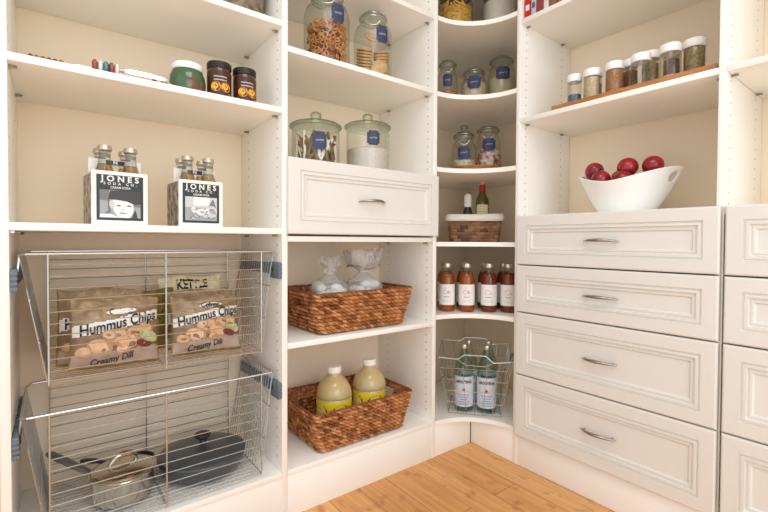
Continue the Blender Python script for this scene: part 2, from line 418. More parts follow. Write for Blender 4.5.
# ------------------------------------------------------------------ woven baskets
def woven(bx0, bx1, by0, by1, tx0, tx1, ty0, ty1, h, rows, pitch, amp, mats, rad=.02, hole=None, skew=.8, seed=3, res=4, wallt=.006, lay=False):
    """tapered rectangular basket wall: real twisted strands, row by row, as displaced mesh. Returns (wall, rim path)."""
    def rrect(x0,x1,y0,y1,n):
        pts = []; Lx, Ly = (x1-x0)-2*rad, (y1-y0)-2*rad; arc = PI/2*rad; per = 2*(Lx+Ly)+4*arc
        for k in range(n):
            s = per*k/n
            segs = [((x0+rad,y0),(1,0),Lx),((x1-rad,y0+rad),-PI/2,arc),((x1,y0+rad),(0,1),Ly),((x1-rad,y1-rad),0,arc),((x1-rad,y1),(-1,0),Lx),((x0+rad,y1-rad),PI/2,arc),((x0,y1-rad),(0,-1),Ly),((x0+rad,y0+rad),PI,arc)]
            for p, d, L in segs:
                if s <= L or (p,d,L) == segs[-1]:
                    if isinstance(d, tuple): pts.append(((p[0]+d[0]*s, p[1]+d[1]*s), (d[1],-d[0])))
                    else:
                        a = d+s/rad; pts.append(((p[0]+rad*cos(a), p[1]+rad*sin(a)), (cos(a), sin(a))))
                    break
                s -= L
        return pts
    per = 2*((tx1-tx0)+(ty1-ty0)); ncell = int(per/pitch); n = ncell*res
    B = rrect(bx0,bx1,by0,by1,n); Tq = rrect(tx0,tx1,ty0,ty1,n)
    nv = rows*res; rr = random.Random(seed); cell = {}
    mb = MB(); vs = []
    for j in range(nv+1):
        t = j/nv; row = min(int(t*rows), rows-1); f = t*rows-row; ringv = []
        for k in range(n):
            (ax,ay),(nx,ny) = B[k]; (cx,cy),_ = Tq[k]
            ph = k/res + (row*(.5 if lay else .12)) + (skew*(f-.5) if not lay else 0)
            tw = abs(sin(PI*ph)); st = math.sin(PI*min(max(f,0),1))
            d = amp*((st**.4)*(.05+.95*tw**.7) if not lay else (st**.5)*(.35+.65*(tw if row%2 else abs(cos(PI*ph)))))
            d += amp*.35*noise.noise((k*.35, j*.5, seed))
            wob = .0012*noise.noise((k*.11, j*.3, seed+9))
            ringv.append(mb.v(ax+(cx-ax)*t+nx*d, ay+(cy-ay)*t+ny*d, h*t+wob*(1 if 0<j<nv else 0)))
        vs.append(ringv)
    for j in range(nv):
        t = (j+.5)/nv; row = int(t*rows); f = t*rows-row
        for k in range(n):
            if hole:
                (ax,ay),_ = B[k]; (cx,cy),_ = Tq[k]; x = ax+(cx-ax)*t; y = ay+(cy-ay)*t
                if hole(x,y,t): continue
            key = (row, int(math.floor(k/res+row*(.5 if lay else .12)+(skew*(f-.5) if not lay else 0)))); cell.setdefault(key, rr.choices((0,1,2),(.16,.46,.38))[0])
            mb.f((vs[j][k], vs[j][(k+1)%n], vs[j+1][(k+1)%n], vs[j+1][k]), cell[key])
    rim = [(Tq[k][0][0], Tq[k][0][1], h) for k in range(0, n, max(1,res//2))]
    return mb, rim
def basket_parts(root, mb, rim, mats, base, rimr=.008, wallt=.007, hb=.006):
    w = mb.build('basket_wall', mats, root, sharp=80)
    so = w.modifiers.new('thick', 'SOLIDIFY'); so.thickness = wallt; so.offset = -1
    rp = MB(); n = len(rim)
    rp.tube(rim, rimr, 8, closed=True, radii=[rimr*(.82+.3*abs(sin(PI*k/3.1))) for k in range(n)]); rp.build('rim', mats[0], root, sharp=80)
    x0,x1,y0,y1 = base
    MB().box(x0+.004,x1-.004,y0+.004,y1-.004,0,hb).build('basket_base', mats[0], root)

def cut_end(xa, xb, ylo, yhi):
    return lambda x, y, t: (x < xa or x > xb) and ylo < y < yhi and .60 < t < .84
b1 = thing('woven_basket', (-.5675,.030,ZD+.0035), 'brown woven basket on the upper shelf holding wrapped treats', 'basket', 'brown woven baskets in the middle bay')
mb, rim = woven(-.187,.187,.008,.268,-.226,.226,-.012,.298,.146,10,.0230,.0110,WICK,res=8, hole=cut_end(-.185,.185,.10,.19))
basket_parts(b1, mb, rim, WICK, (-.187,.187,.008,.268), .0045)
b2 = dup(b1, (-.5705,.0245,ZBOT+.0035), 'brown woven basket on the bottom shelf holding two juice jugs')

# ------------------------------------------------------------------ lemonade jugs
def jug(loc, label):
    t = thing('juice_jug', loc, label, 'bottle', 'pale juice jugs', face(loc[0],loc[1],.12)); t.scale = (.965,.965,1.07)
    prof = [(.058,0),(.068,.003),(.0715,.012),(.0715,.130),(.0690,.134),(.0690,.136),(.0715,.139),(.0715,.141),(.0712,.150),(.0675,.163),(.061,.177),(.050,.191),(.037,.204),(.0285,.212),(.0275,.216),(.0275,.224)]
    MB().lathe(prof, 40).build('jug_body', JUICE, t, sharp=60)
    mb = MB().lathe([(.0275,0),(.0285,.001),(.0285,.020),(.027,.0225),(0,.0225)], 36, z=.221, fn=lambda a,h: 1+.012*(int(a*36/(2*PI))%2)); mb.build('cap', CAPW, t)
    lb = MB(); r = .0719; r2 = .0722
    lb.grid(48, 1, lambda a, b: on_cyl(r,.034,0)(2*PI*r*(a-.5)*.998, .094*b))
    for a0 in (-1.25, 0, 1.25, 2.5, 3.75):
        disc(lb, 0, .070, .036, .028, on_cyl(r2,.022,a0+.25), 20, .15, mi=1)
        ring(lb, 0, 0, .019, .002, lambda x, y, a0=a0: on_cyl(r2+.0002,.092,a0+.25)(x*1.3, y*.95), mi=2)
        scribble(lb, .034, .008, on_cyl(r2+.0003,.094,a0+.25), 5, mi=2, th=.0022, seed=4)
        scribble(lb, .030, .004, on_cyl(r2,.032,a0+.25), 7, mi=1, th=.0014, seed=5)
    lb.build('label', [YELLOW, LGREEN, PAPER], t)
    return t
JUICE = pbr('cloudy_lemon_juice', (230,205,146), .08, trans=.3, sss=.1, spec=.5, coat=.3)
YELLOW = pbr('yellow_label', (250,222,30), .45); LGREEN = pbr('green_label_print', (44,98,52), .5)
jug((-.641,.140,ZBOT+.0115), 'pale juice jug with white cap on the left in the bottom basket')
jug((-.470,.143,ZBOT+.0115), 'pale juice jug with white cap on the right in the bottom basket')

# ------------------------------------------------------------------ treat bags
SUGAR = pbr('white_sweets', (244,243,242), .6, bump=.4, bscale=90)
def treat(loc, hgt, flare, label, seed, rx=.068):
    t = thing('treat_bag', loc, label, 'treat bag', 'clear bags of white sweets')
    rr = random.Random(seed); c = MB()
    for k in range(34):
        a = rr.uniform(0,2*PI); q = rx*.80*math.sqrt(rr.random())
        c.ball((q*cos(a)*1.05, q*sin(a)*.9, .022+.135*rr.random()), .022, 10, 7, (1.1,1,.8), lambda d: 1+.08*noise.noise(d*3+Vector((k,0,0))))
    c.build('sweets', SUGAR, t)
    f = lambda a, h: 1+.05*sin(5*a+seed)+(.55 if h > .19 else .07)*noise.noise((cos(a)*4.2+seed, sin(a)*4.2, h*60))
    prof = [(rx*.9,.0),(rx*1.12,.01),(rx*1.2,.06),(rx*1.18,.12),(rx*1.12,.15),(rx*.95,.165),(rx*.7,.176),(rx*.45,.187),(.016,.198),(.013,.203),(.02,.210),(flare*.55,.220),(flare*.8,.232),(flare*.85,.244),(flare*.95,hgt-.014),(flare,hgt)]
    m = MB().lathe(prof, 64, fn=f, caps=False)
    for v in m.bm.verts:
        if v.co.z > .2: v.co.z += .02*noise.noise(v.co*40+Vector((seed,0,0))); v.co.x += .012*noise.noise(v.co*55)
    m.build('cellophane', CELLO, t, sharp=0)
    tw = MB(); tw.tube([(.0145*cos(2*PI*k/16), .0145*sin(2*PI*k/16), .203) for k in range(16)], .0022, 6, closed=True); tw.build('tie', PAPER, t)
    return t
zb = ZD+.0115
treat((-.665,.135,zb), .262, .036, 'clear bag of white sweets with the shorter crinkled top', 2, .062)
treat((-.500,.150,zb), .290, .074, 'clear bag of white sweets with the taller flared top', 5, .068)

# ------------------------------------------------------------------ jars
def label_patch(mb, r, w, h, zc, a0, mi=0, mw=1, seed=1, n=8):
    f = on_cyl(r, zc, a0); k0 = 1/n
    mb.grid(n, n, lambda a, b: f((a-.5)*w, (b-.5)*h), keep=lambda a, b: not ((a < k0 or a > 1-k0) and (b < k0 or b > 1-k0)), mi=lambda a,b: mi)
    g = on_cyl(r+.0003, zc, a0)
    scribble(mb, w*.58, h*.10, lambda x, y: g(x, y+x*.08), 6, mi=mw, th=.0008, seed=seed)
def clip_jar(name, loc, label, r, h, nr, tagspec=None, turn=0, cat='jar', group=None, knob=False):
    """swing-top jar: glass body, domed glass lid, metal bail and clasp, blue tag"""
    t = thing(name, loc, label, cat, group, face(loc[0],loc[1],turn))
    hb = h-.045
    prof = [(r*.55,.004),(r*.9,.0),(r*.985,.006),(r,.02),(r,hb*.72),(r*.985,hb*.80),(r*.90,hb*.89),(nr*1.04,hb*.965),(nr,hb),(nr,hb+.006),(nr*1.06,hb+.008),(nr*1.06,hb+.013)]
    MB().lathe(prof, 44, caps=False).build('jar_body', GLASS, t, sharp=60)
    lid = MB()
    lp = [(nr*1.07,hb+.014),(nr*1.08,hb+.019),(nr*1.02,hb+.026),(nr*.9,hb+.030),(nr*.86,hb+.034),(nr*.5,hb+.0385)]
    if knob: lp += [(nr*.28,hb+.041),(nr*.24,hb+.048),(nr*.40,hb+.056),(nr*.42,hb+.066),(nr*.28,hb+.073),(0,hb+.074)]
    else: lp += [(0,hb+.040)]
    lid.lathe(lp, 36, caps=False); l = lid.build('lid', GLASSD, t, sharp=60)
    w = MB()
    for zz in (hb+.0105, hb+.0225): w.tube([((nr*1.08+.001)*cos(2*PI*k/28), (nr*1.08+.001)*sin(2*PI*k/28), zz) for k in range(28)], .0014, 6, closed=True)
    for s in (-1,1):
        x = s*(nr*1.1+.002)
        w.tube([(x*.55,-nr*.98,hb-.010),(x*.9,-nr*.6,hb-.002),(x,-.004,hb+.010),(x,.0,hb+.022),(x*.8,nr*.62,hb+.024)], .0016, 6)
        w.tube([(x*.25,-nr*1.2,hb-.028),(x*.5,-nr*1.15,hb-.012),(x*.55,-nr*.98,hb-.010)], .0016, 6)
    w.tube([(-nr*.28,-nr*1.2,hb-.028),(0,-nr*1.24,hb-.030),(nr*.28,-nr*1.2,hb-.028)], .0016, 6)
    w.build('wire_clasp', STEEL, t)
    if tagspec:
        tw_, th_, tz, ta = tagspec; m = MB(); label_patch(m, r+.0012, tw_, th_, tz, ta, 0, 1, seed=int(loc[0]*1000)); m.build('label', [NAVY, CHALK], t)['label'] = 'navy label with white handwriting'
    return t
def fill(name, loc, label, r, h, mats, cat, seed=1, lump=.004, sc=60, res=56, mi=None):
    """a loose dry filling heaped inside a jar"""
    mb = MB(); zs = [0,.0]; nz = max(10, int(h/.004))
    prof = [(0,0),(r*.9,0)] + [(r, h*k/nz) for k in range(1, nz)] + [(r*.94,h)] + [(r*q, h+.003) for q in (.8,.6,.4,.2)] + [(0,h+.004)]
    mb.lathe(prof, res)
    for v in mb.bm.verts:
        d = lump*noise.noise(v.co*sc+Vector((seed*3,0,0)))
        rad = math.hypot(v.co.x, v.co.y)
        if rad > r*.5 and v.co.z < h*.97:
            q = (rad + min(d,0)*1.5)/rad; v.co.x *= q; v.co.y *= q
        elif v.co.z > h*.9: v.co.z += d
    o = mb.build(name, mats, None, sharp=80, loc=loc)
    return tag(o, label, cat, kind='stuff')

# pretzels in the big jar
zj = ZC
pj = clip_jar('glass_jar', (-.706,.092,zj), 'big clip top glass jar of pretzels, left on its shelf', .0838, .280, .053, (.052,.066,.168,.50), cat='jar', group='large clip top jars')
PRETZ = pbr('baked_pretzel', (190,118,56), .35, col2=(222,160,96), nscale=40)
mb = MB(); rr = random.Random(4)
mb.mi = 1; mb.lathe([(0,0),(.05,0),(.054,.11),(.03,.128),(0,.132)], 20); mb.mi = 0  # solid core, coloured darker for the shade in gaps between pretzels
for k in range(330):
    a = rr.uniform(0,2*PI); top = k > 275
    q = (.0665+rr.uniform(-.006,.003)) if not top else .066*math.sqrt(rr.random()); z = rr.uniform(.014,.142) if not top else .138+rr.uniform(0,.012)*(1-q/.07)
    M = Matrix.Translation((q*cos(a), q*sin(a), z)) @ Matrix.Rotation(a,4,'Z') @ Matrix.Rotation(rr.uniform(-.8,.8),4,'Z') @ Matrix.Rotation(rr.uniform(.9,2.2) if not top else rr.uniform(-.5,.5),4,'Y') @ Matrix.Rotation(rr.uniform(0,6),4,'Z')
    R0 = .0078*rr.uniform(.85,1.1)
    mb.tube([M @ Vector((R0*1.15*cos(2*PI*i/9), R0*sin(2*PI*i/9), 0)) for i in range(9)], .0023, 5, closed=True)
tag(mb.build('pretzels', [PRETZ, pbr('pretzel_gap_shade', (140,82,38), .6)], None, sharp=80, loc=(-.706,.092,zj+.006)), 'small brown pretzels heaped in the big left jar', 'pretzels', kind='stuff')
# cookies
cj = clip_jar('glass_jar', (-.494,.095,zj), 'big clip top glass jar of round cookies beside the pretzels', .0757, .272, .0485, (.050,.066,.158,.50), cat='jar', group='large clip top jars')
COOK = pbr('pale_cookie', (226,188,136), .6, col2=(204,158,104), nscale=45, bump=.25, bscale=120)
mb = MB().lathe([(0,-.0045),(.028,-.0045),(.0312,-.002),(.032,.001),(.029,.0042),(.02,.0052),(0,.0055)], 26, fn=lambda a,h: 1+.02*sin(9*a))
ck = mb.build('cookie', COOK, None); tag(ck, '', 'cookie', 'round cookies in the glass jar')
th0 = face(-.494,.095)
def put_cookie(o, lx, ly, z, tilt, yaw):
    o.matrix_world = Matrix.Translation((-.494,.095,zj+.004)) @ Matrix.Rotation(th0,4,'Z') @ Matrix.Translation((lx,ly,z)) @ Matrix.Rotation(yaw,4,'Z') @ Matrix.Rotation(tilt,4,'X')
spec = []
for k in range(9): spec.append((-.034+.001*(k%3), -.012+.0015*(k%2), .0195+.0122*k, .33, .25, 'round cookie in the leaning left stack, layer %d up from the bottom' % (k+1)))
spec.append((.024,-.040,.0385,PI/2-.10,-.15,'round cookie standing upright against the front of the jar'))
for k in range(5): spec.append((.034-.001*(k%2), .010+.001*(k%2), .066+.0120*k, .20, -.3, 'round cookie in the right stack, layer %d up from its bottom' % (k+1)))
for k in range(3): spec.append((.032,.020,.0165+.0118*k,.08,0.2,'round cookie lying behind the upright one, layer %d up from the bottom' % (k+1)))
spec.append((-.006,.006,.176,.9,.6,'round cookie tipped on top of the left stack'))
for k, s in enumerate(spec):
    o = ck if k == 0 else ck.copy()
    if k: COL.objects.link(o)
    put_cookie(o, *s[:5]); o['label'] = s[5]
# two lidded canisters on the drawer
def canister(loc, label, r, h, tagspec):
    t = thing('glass_canister', loc, label, 'jar', 'knob lidded canisters', face(loc[0],loc[1]))
    MB().lathe([(r*.6,.004),(r*.93,0),(r*.985,.006),(r,.016),(r,h-.02),(r*.985,h-.006),(r*.97,h)], 48, caps=False).build('jar_body', GLASS, t, sharp=60)
    MB().lathe([(r*.96,h+.002),(r*1.07,h+.003),(r*1.10,h+.007),(r*1.09,h+.012),(r*.99,h+.018),(r*.7,h+.026),(r*.36,h+.031),(r*.21,h+.033),(r*.19,h+.040),(r*.235,h+.047),(r*.24,h+.056),(r*.17,h+.062),(0,h+.063)], 44, caps=False).build('lid', GLASSD, t, sharp=60)
    w_, hh, tz, ta = tagspec; m = MB(); label_patch(m, r+.0012, w_, hh, tz, ta, 0, 1, seed=8); m.build('label', [NAVY, CHALK], t)['label'] = 'navy label with white handwriting'
    return t
zk = 1.186
canister((-.742,.108,zk), 'squat lidded glass canister of chocolate and white sticks', .087, .140, (.050,.062,.083,.16))
canister((-.507,.110,zk), 'squat lidded glass canister of fine white grains', .0855, .176, (.050,.056,.127,.26))
CHOC = pbr('chocolate_stick', (112,84,44), .4, col2=(146,116,70), nscale=30); WSTICK = pbr('white_stick', (240,234,222), .5)
rr = random.Random(9); mb = MB()
for k in range(52):
    a = rr.uniform(0,2*PI); b = a+rr.uniform(-.9,.9); q = .071
    p0 = Vector((q*cos(a), q*sin(a), .012+rr.uniform(0,.02))); p1 = Vector((q*.98*cos(b), q*.98*sin(b), .085+rr.uniform(-.02,.035)))
    mb.mi = 0 if k % 3 else 1
    mb.tube([p0, p1], .0055, 7, radii=[.0056,.0056])
mb.mi = 0; mb.lathe([(0,.005),(.055,.005),(.06,.07),(.03,.09),(0,.092)], 20)
tag(mb.build('candy_sticks', [CHOC, WSTICK], None, loc=(-.742,.108,zk+.003)), 'brown and white candy sticks inside the left canister', 'candy sticks', kind='stuff')
GRAIN = pbr('white_grain', (232,222,212), .7, col2=(214,200,190), nscale=260, bump=.6, bscale=400)
fill('white_grains', (-.507,.110,zk+.0075), 'fine white grains half filling the right canister', .0815, .088, GRAIN, 'grains', 2, .004, 90)

# corner shelf jars
PASTA = pbr('dry_pasta', (214,160,60), .5, col2=(232,188,96), nscale=30)
def tall_jar(loc, label, r, h):
    t = thing('storage_jar', loc, label, 'jar', 'tall jars on the top corner shelf')
    MB().lathe([(r*.6,.004),(r*.94,0),(r,.01),(r,h*.86),(r*.9,h*.93),(r*.86,h)], 40, caps=False).build('jar_body', GLASS, t, sharp=60)
    MB().lathe([(r*.9,h),(r*.93,h+.004),(r*.93,h+.03),(r*.86,h+.036),(0,h+.038)], 36).build('lid', BRUSHED, t)
    return t
z1 = 1.863
tall_jar((.058,.171,z1), 'tall glass jar of yellow pasta on the top corner shelf', .084, .235)
tall_jar((.2225,.036,z1), 'tall glass jar of white powder on the top corner shelf', .082, .235)
mb = MB(); rr = random.Random(11); mb.lathe([(0,0),(.0715,0),(.0715,.17),(0,.18)], 22)
for k in range(330):
    a = rr.uniform(0,2*PI); q = .0725; z = rr.uniform(.012,.178); tl = rr.uniform(-1.2,1.2)
    d = Vector((-sin(a)*cos(tl), cos(a)*cos(tl), sin(tl)))*.0145; p = Vector((q*cos(a), q*sin(a), z+.004))
    mb.tube([p-d, p+d], .0046, 6)
tag(mb.build('pasta', PASTA, None, loc=(.058,.171,z1+.006)), 'short yellow pasta tubes filling the top corner jar', 'pasta', kind='stuff')
fill('white_powder', (.2225,.036,z1+.0075), 'white powder filling the right top corner jar', .078, .20, pbr('powder', (236,226,214), .8, bump=.3, bscale=200), 'powder', 4, .002)
z2 = 1.549
clip_jar('glass_jar', (.022,.185,z2), 'slim clip jar of red-brown flakes, left on its corner shelf', .047, .252, .036, (.045,.062,.138,0), .0, group='clip jars on the second corner shelf')
clip_jar('glass_jar', (.108,.093,z2), 'short clip jar of pale nuts in front of its neighbours', .060, .203, .046, (.064,.058,.118,0), .0, group='clip jars on the second corner shelf')
clip_jar('glass_jar', (.236,.030,z2), 'tall clip jar of pale powder, right on its corner shelf', .067, .272, .050, (.066,.060,.170,.10), .0, group='clip jars on the second corner shelf')
FLAKE = pbr('red_flakes', (150,70,34), .6, col2=(206,150,96), nscale=90, bump=.5, bscale=150)
OATS = pbr('pale_nuts', (232,214,186), .7, col2=(200,172,136), nscale=110, bump=.6, bscale=160)
SAND = pbr('pale_flour', (200,188,156), .8, bump=.2)
fill('red_flakes', (.022,.185,z2+.0075), 'red-brown flakes at the bottom of the slim jar', .0440, .085, FLAKE, 'flakes', 5, .005, 120)
fill('pale_nuts', (.108,.093,z2+.0075), 'pale nuts inside the short clip jar', .0565, .118, OATS, 'nuts', 6, .006, 110)
fill('pale_flour', (.236,.030,z2+.0075), 'pale flour filling the tall clip jar on its shelf', .0640, .150, SAND, 'flour', 7, .002)
# tray with two jars
z3 = 1.233
t = thing('wicker_tray', (.112,.088,z3), 'round flat wicker tray under two glass jars', 'tray')
mb = MB()
for k in range(3): mb.tube([((.139+.0035*(k%2))*cos(2*PI*i/72), (.139+.0035*(k%2))*sin(2*PI*i/72), .0075+.010*k) for i in range(72)], .006, 8, closed=True, radii=[.0052+.0016*abs(sin(PI*i/2+k)) for i in range(72)])
mb.build('rim', WICK[1], t, sharp=80)
MB().lathe([(0,0),(.138,0),(.138,.006),(0,.006)], 48).build('base', WICK[0], t)
clip_jar('glass_jar', (.072,.122,z3+.0065), 'clip jar with a stoppered lid on the wicker tray', .058, .212, .044, (.058,.062,.098,0), group='clip jars on the wicker tray', knob=True)
clip_jar('glass_jar', (.176,.058,z3+.0065), 'clip jar of brown and pink pieces on the wicker tray', .060, .243, .047, (.062,.058,.140,.05), group='clip jars on the wicker tray')
MIX = pbr('brown_pink_pieces', (160,92,60), .6, col2=(236,212,200), nscale=42, bump=.5, bscale=60, ramp=(.42,.55))
WCUBE = pbr('pale_sweets', (236,224,204), .6, col2=(210,180,150), nscale=70, bump=.5, bscale=80)
fill('sweet_pieces', (.176,.058,z3+.0145), 'brown and pink pieces in the right tray jar', .0565, .112, MIX, 'sweets', 8, .010, 70)
fill('pale_sweets', (.072,.122,z3+.0145), 'pale sweets low in the stoppered jar', .0545, .060, WCUBE, 'sweets', 9, .008, 80)

# lined basket with bottles
z4 = .917; th = face(.112,.086)
lb = thing('lined_basket', (.112,.086,z4), 'small brown wicker basket with white cotton liner on the corner shelf', 'basket', rz=th)
mb, rim = woven(-.112,.112,-.058,.058,-.126,.126,-.068,.068,.122,8,.040,.0042,WILL, rad=.018, lay=True, res=6, seed=5)
basket_parts(lb, mb, rim, WILL, (-.112,.112,-.058,.058), .004, .005)
ln = MB(); n = len(rim); rings = []
for (off, z) in ((-.012,.065),(-.010,.110),(-.004,.1275),(.004,.1295),(.0095,.123),(.0105,.110),(.0095,.098)):
    ringv = []
    for k, p in enumerate(rim):
        s = Vector((p[0], p[1], 0)); d = Vector((p[0]/.126, p[1]/.068, 0)); d.x = max(-1,min(1,d.x))**3; d.y = max(-1,min(1,d.y))**3; d.normalize()
        wv = noise.noise((k*.16,z*30,1.5)); q = s+d*(off+.0012*wv); ringv.append(ln.v(q.x, q.y, z+(.006*noise.noise((k*.05,2,0)) if off > .009 else .002*wv)))
    rings.append(ringv)
for a, b in zip(rings, rings[1:]):
    for k in range(n): ln.f((a[k], a[(k+1)%n], b[(k+1)%n], b[k]))
o = ln.build('liner', LINEN, lb, sharp=0); so = o.modifiers.new('thick','SOLIDIFY'); so.thickness = .0015
OLIVEGL = pbr('olive_oil_glass', (96,92,34), .08, trans=.35, spec=.6); DKGREEN = pbr('dark_green_glass', (38,48,26), .08, trans=.2, spec=.6)
REDFOIL = pbr('red_foil', (176,34,40), .35)
zb4 = z4+.0065
o = thing('oil_bottle', (.141,.063,zb4), 'green oil bottle with red neck foil and cork in the lined basket', 'bottle', rz=face(.141,.063)); o.scale = (1,1,.955)
MB().lathe([(.026,0),(.031,.004),(.032,.02),(.032,.185),(.030,.205),(.021,.228),(.0145,.242),(.0138,.256)], 32).build('bottle_body', OLIVEGL, o, sharp=60)
MB().lathe([(.0150,.252),(.0150,.278),(.0140,.282),(0,.282)], 24).build('neck_foil', REDFOIL, o)
MB().lathe([(.0105,.282),(.0125,.286),(.0125,.300),(0,.302)], 24).build('cork', CORK, o)
m = MB(); m.grid(16, 1, lambda a, b: on_cyl(.0324,.118)((a-.5)*.062, .062*b))
for k in range(4): scribble(m, .036-.006*(k%2), .004, on_cyl(.0327,.170-.013*k), 6, 1, .0012, k)
m.build('label', [pbr('cream_label', (236,220,172), .6), pbr('label_ink', (120,98,60), .6)], o)
o = thing('small_bottle', (.090,.110,zb4), 'dark bottle with white capsule in the lined basket', 'bottle', rz=0)
MB().lathe([(.022,0),(.025,.004),(.026,.02),(.026,.115),(.022,.138),(.0165,.155),(.0150,.170)], 28).build('bottle_body', DKGREEN, o, sharp=60)
MB().lathe([(.0175,.162),(.0185,.168),(.0185,.206),(.017,.218),(.010,.226),(0,.228)], 24).build('capsule', PAPER, o)

# four bottled teas in front, four behind
z5 = .606
TEAS = [pbr('amber_tea', (158,80,24), .06, trans=.25, spec=.6), pbr('red_tea', (124,52,28), .06, trans=.25, spec=.6)]
PINKS = [pbr('pink_print', (206,60,80), .5), pbr('rose_print', (216,130,134), .5)]
def tea(loc, label, kind):
    o = thing('tea_bottle', loc, label, 'bottle', 'bottled teas on the corner shelf', face(loc[0],loc[1]))
    MB().lathe([(.029,0),(.0335,.004),(.035,.012),(.035,.140),(.0335,.152),(.0290,.164),(.0250,.172),(.0200,.1725),(0,.1728)], 34).build('bottle_body', TEAS[kind], o, sharp=60)
    MB().lathe([(.0252,.172),(.0215,.179),(.0185,.187),(.0178,.197)], 30, caps=False).build('neck', GLASS, o)
    MB().lathe([(.0215,.1955),(.0222,.198),(.0222,.212),(.0205,.2148),(0,.2150)], 30, fn=lambda a,h: 1+.01*sin(20*a)).build('cap', SILVCAP, o)
    m = MB(); m.grid(40, 1, lambda a, b: on_cyl(.0353,.030)((a-.5)*2*PI*.0353*.98, .092*b))
    f = on_cyl(.0357, .030)
    if kind == 0:
        ring(m, -.006, .058, .0075, .0014, f, mi=1); add_text(m, '6', .022, lambda x, y: f(x+.009, y+.058), mi=1)
        ring(m, .002, .072, .008, .0012, f, 12, mi=1, a0=PI*.55, a1=PI*1.0)
    else:
        ring(m, -.004, .058, .0105, .0014, f, mi=2); ring(m, .012, .052, .0028, .0012, f, 12, mi=2)
    scribble(m, .026, .003, lambda x, y: f(x, y+.036), 6, 3, .0013, 3)
    for k in range(2): scribble(m, .040, .002, lambda x, y, k=k: f(x, y+.022-.008*k), 8, 4, .0006, k)
    m.build('label', [PAPER, PINKS[0], PINKS[1], BLACK, GREYS[1]], o)
    return o
pos = [(-.098,.063),(-.034,.002),(.040,-.063),(.102,-.123)]
nm = ['leftmost amber tea bottle in the front row on the corner shelf', 'second amber tea bottle from the left in the front row', 'red tea bottle third from the left in the front row', 'rightmost red tea bottle in the front row on the corner shelf']
nb = ['amber tea bottle behind the leftmost front bottle', 'amber tea bottle behind the second front bottle', 'red tea bottle behind the third front bottle', 'red tea bottle behind the rightmost front bottle']
tp = {}
for k, (x, y) in enumerate(pos):
    for row in (0,1):
        kx, ky = x+(.062 if row else 0), y+(.072 if row else 0); kd = 0 if k < 2 else 1
        if kd not in tp: tp[kd] = tea((kx,ky,z5), nm[k], kd)
        else: dup(tp[kd], (kx,ky,z5), (nb if row else nm)[k], face(kx,ky))

# wire basket with water bottles
z6 = .153
thw = face(.028,.003); fd = Vector((VIEW.x-.06, VIEW.y-.035, 0)).normalized()
wb = thing('wire_basket', (.028,.003,z6), 'chrome wire basket of glass water bottles in the bottom corner', 'wire basket', rz=thw)
WB0, WB1, WBF, WBB, WBH = .112, .160, -.10, .10, .255      # half width below/above, front, back, height
def wbx(t): return WB0+(WB1-WB0)*t
def wby(t, s): return s*(.092+.026*t) + (.020 if s > 0 else 0)
zb_ = .004
rimw = MB()
for s in (-1,1):
    y = wby(1,s)
    q_ = .022 if s > 0 else 0
    rimw.tube([(-WB1,y,WBH+q_),(-.075,y,WBH-.004+q_),(-.045,y,WBH+.016+q_),(.045,y,WBH+.016+q_),(.078,y,WBH-.012+q_),(WB1,y,WBH-.004+q_)], .0024, 7)
    rimw.tube([(-.075,y,WBH-.004+q_),(-.040,y,WBH-.028+q_),(.045,y,WBH-.030+q_),(.078,y,WBH-.012+q_)], .0020, 6)
for s in (-1,1): rimw.tube([(s*WB1,wby(1,-1),WBH-(.004 if s>0 else 0)),(s*WB1,wby(1,1),WBH+.022-(.004 if s>0 else 0))], .0024, 7)
rimw.build('rim', STEEL, wb)
gr = MB()
for t in (.02,.2,.4,.6,.8):
    x, z = wbx(t), zb_+WBH*t
    gr.tube([(-x,wby(t,-1),z),(x,wby(t,-1),z),(x,wby(t,1),z),(-x,wby(t,1),z)], .0014, 5, closed=True)
for k in range(7):
    u_ = -1+2*k/6
    for s in (-1,1):
        if abs(u_) < .5: topt = .88
        else: topt = .985
        gr.wire((WB0*u_, wby(0,s), zb_), (wbx(topt)*u_, wby(topt,s), zb_+WBH*topt-.004+(.022 if s > 0 else 0)), .0014)
    gr.wire((WB0*u_, wby(0,-1), zb_), (WB0*u_, wby(0,1), zb_), .0012)
for k in range(5):
    y_ = -1+2*k/4
    for s in (-1,1): gr.wire((s*WB0, y_*.102+.01, zb_), (s*wbx(.985), y_*.128+.01, zb_+WBH*.985-.002), .0014)
    gr.wire((-WB0, y_*.102+.01, zb_), (WB0, y_*.102+.01, zb_), .0014)
gr.build('wire_grid', STEEL, wb)
bk = MB(); bk.box(WB1-.004, WB1+.014, -.03, .012, WBH-.035, WBH+.006, .003); bk.tube([(WB1-.006,-.010,WBH-.014),(WB1-.0045,-.010,WBH-.014)], .009, 12); bk.build('runner_bracket', GREYPL, wb)
WL = pbr('pale_blue_label', (214,224,234), .5); BLUEI = pbr('blue_print', (70,96,150), .5); REDI = pbr('red_star', (206,52,48), .5)
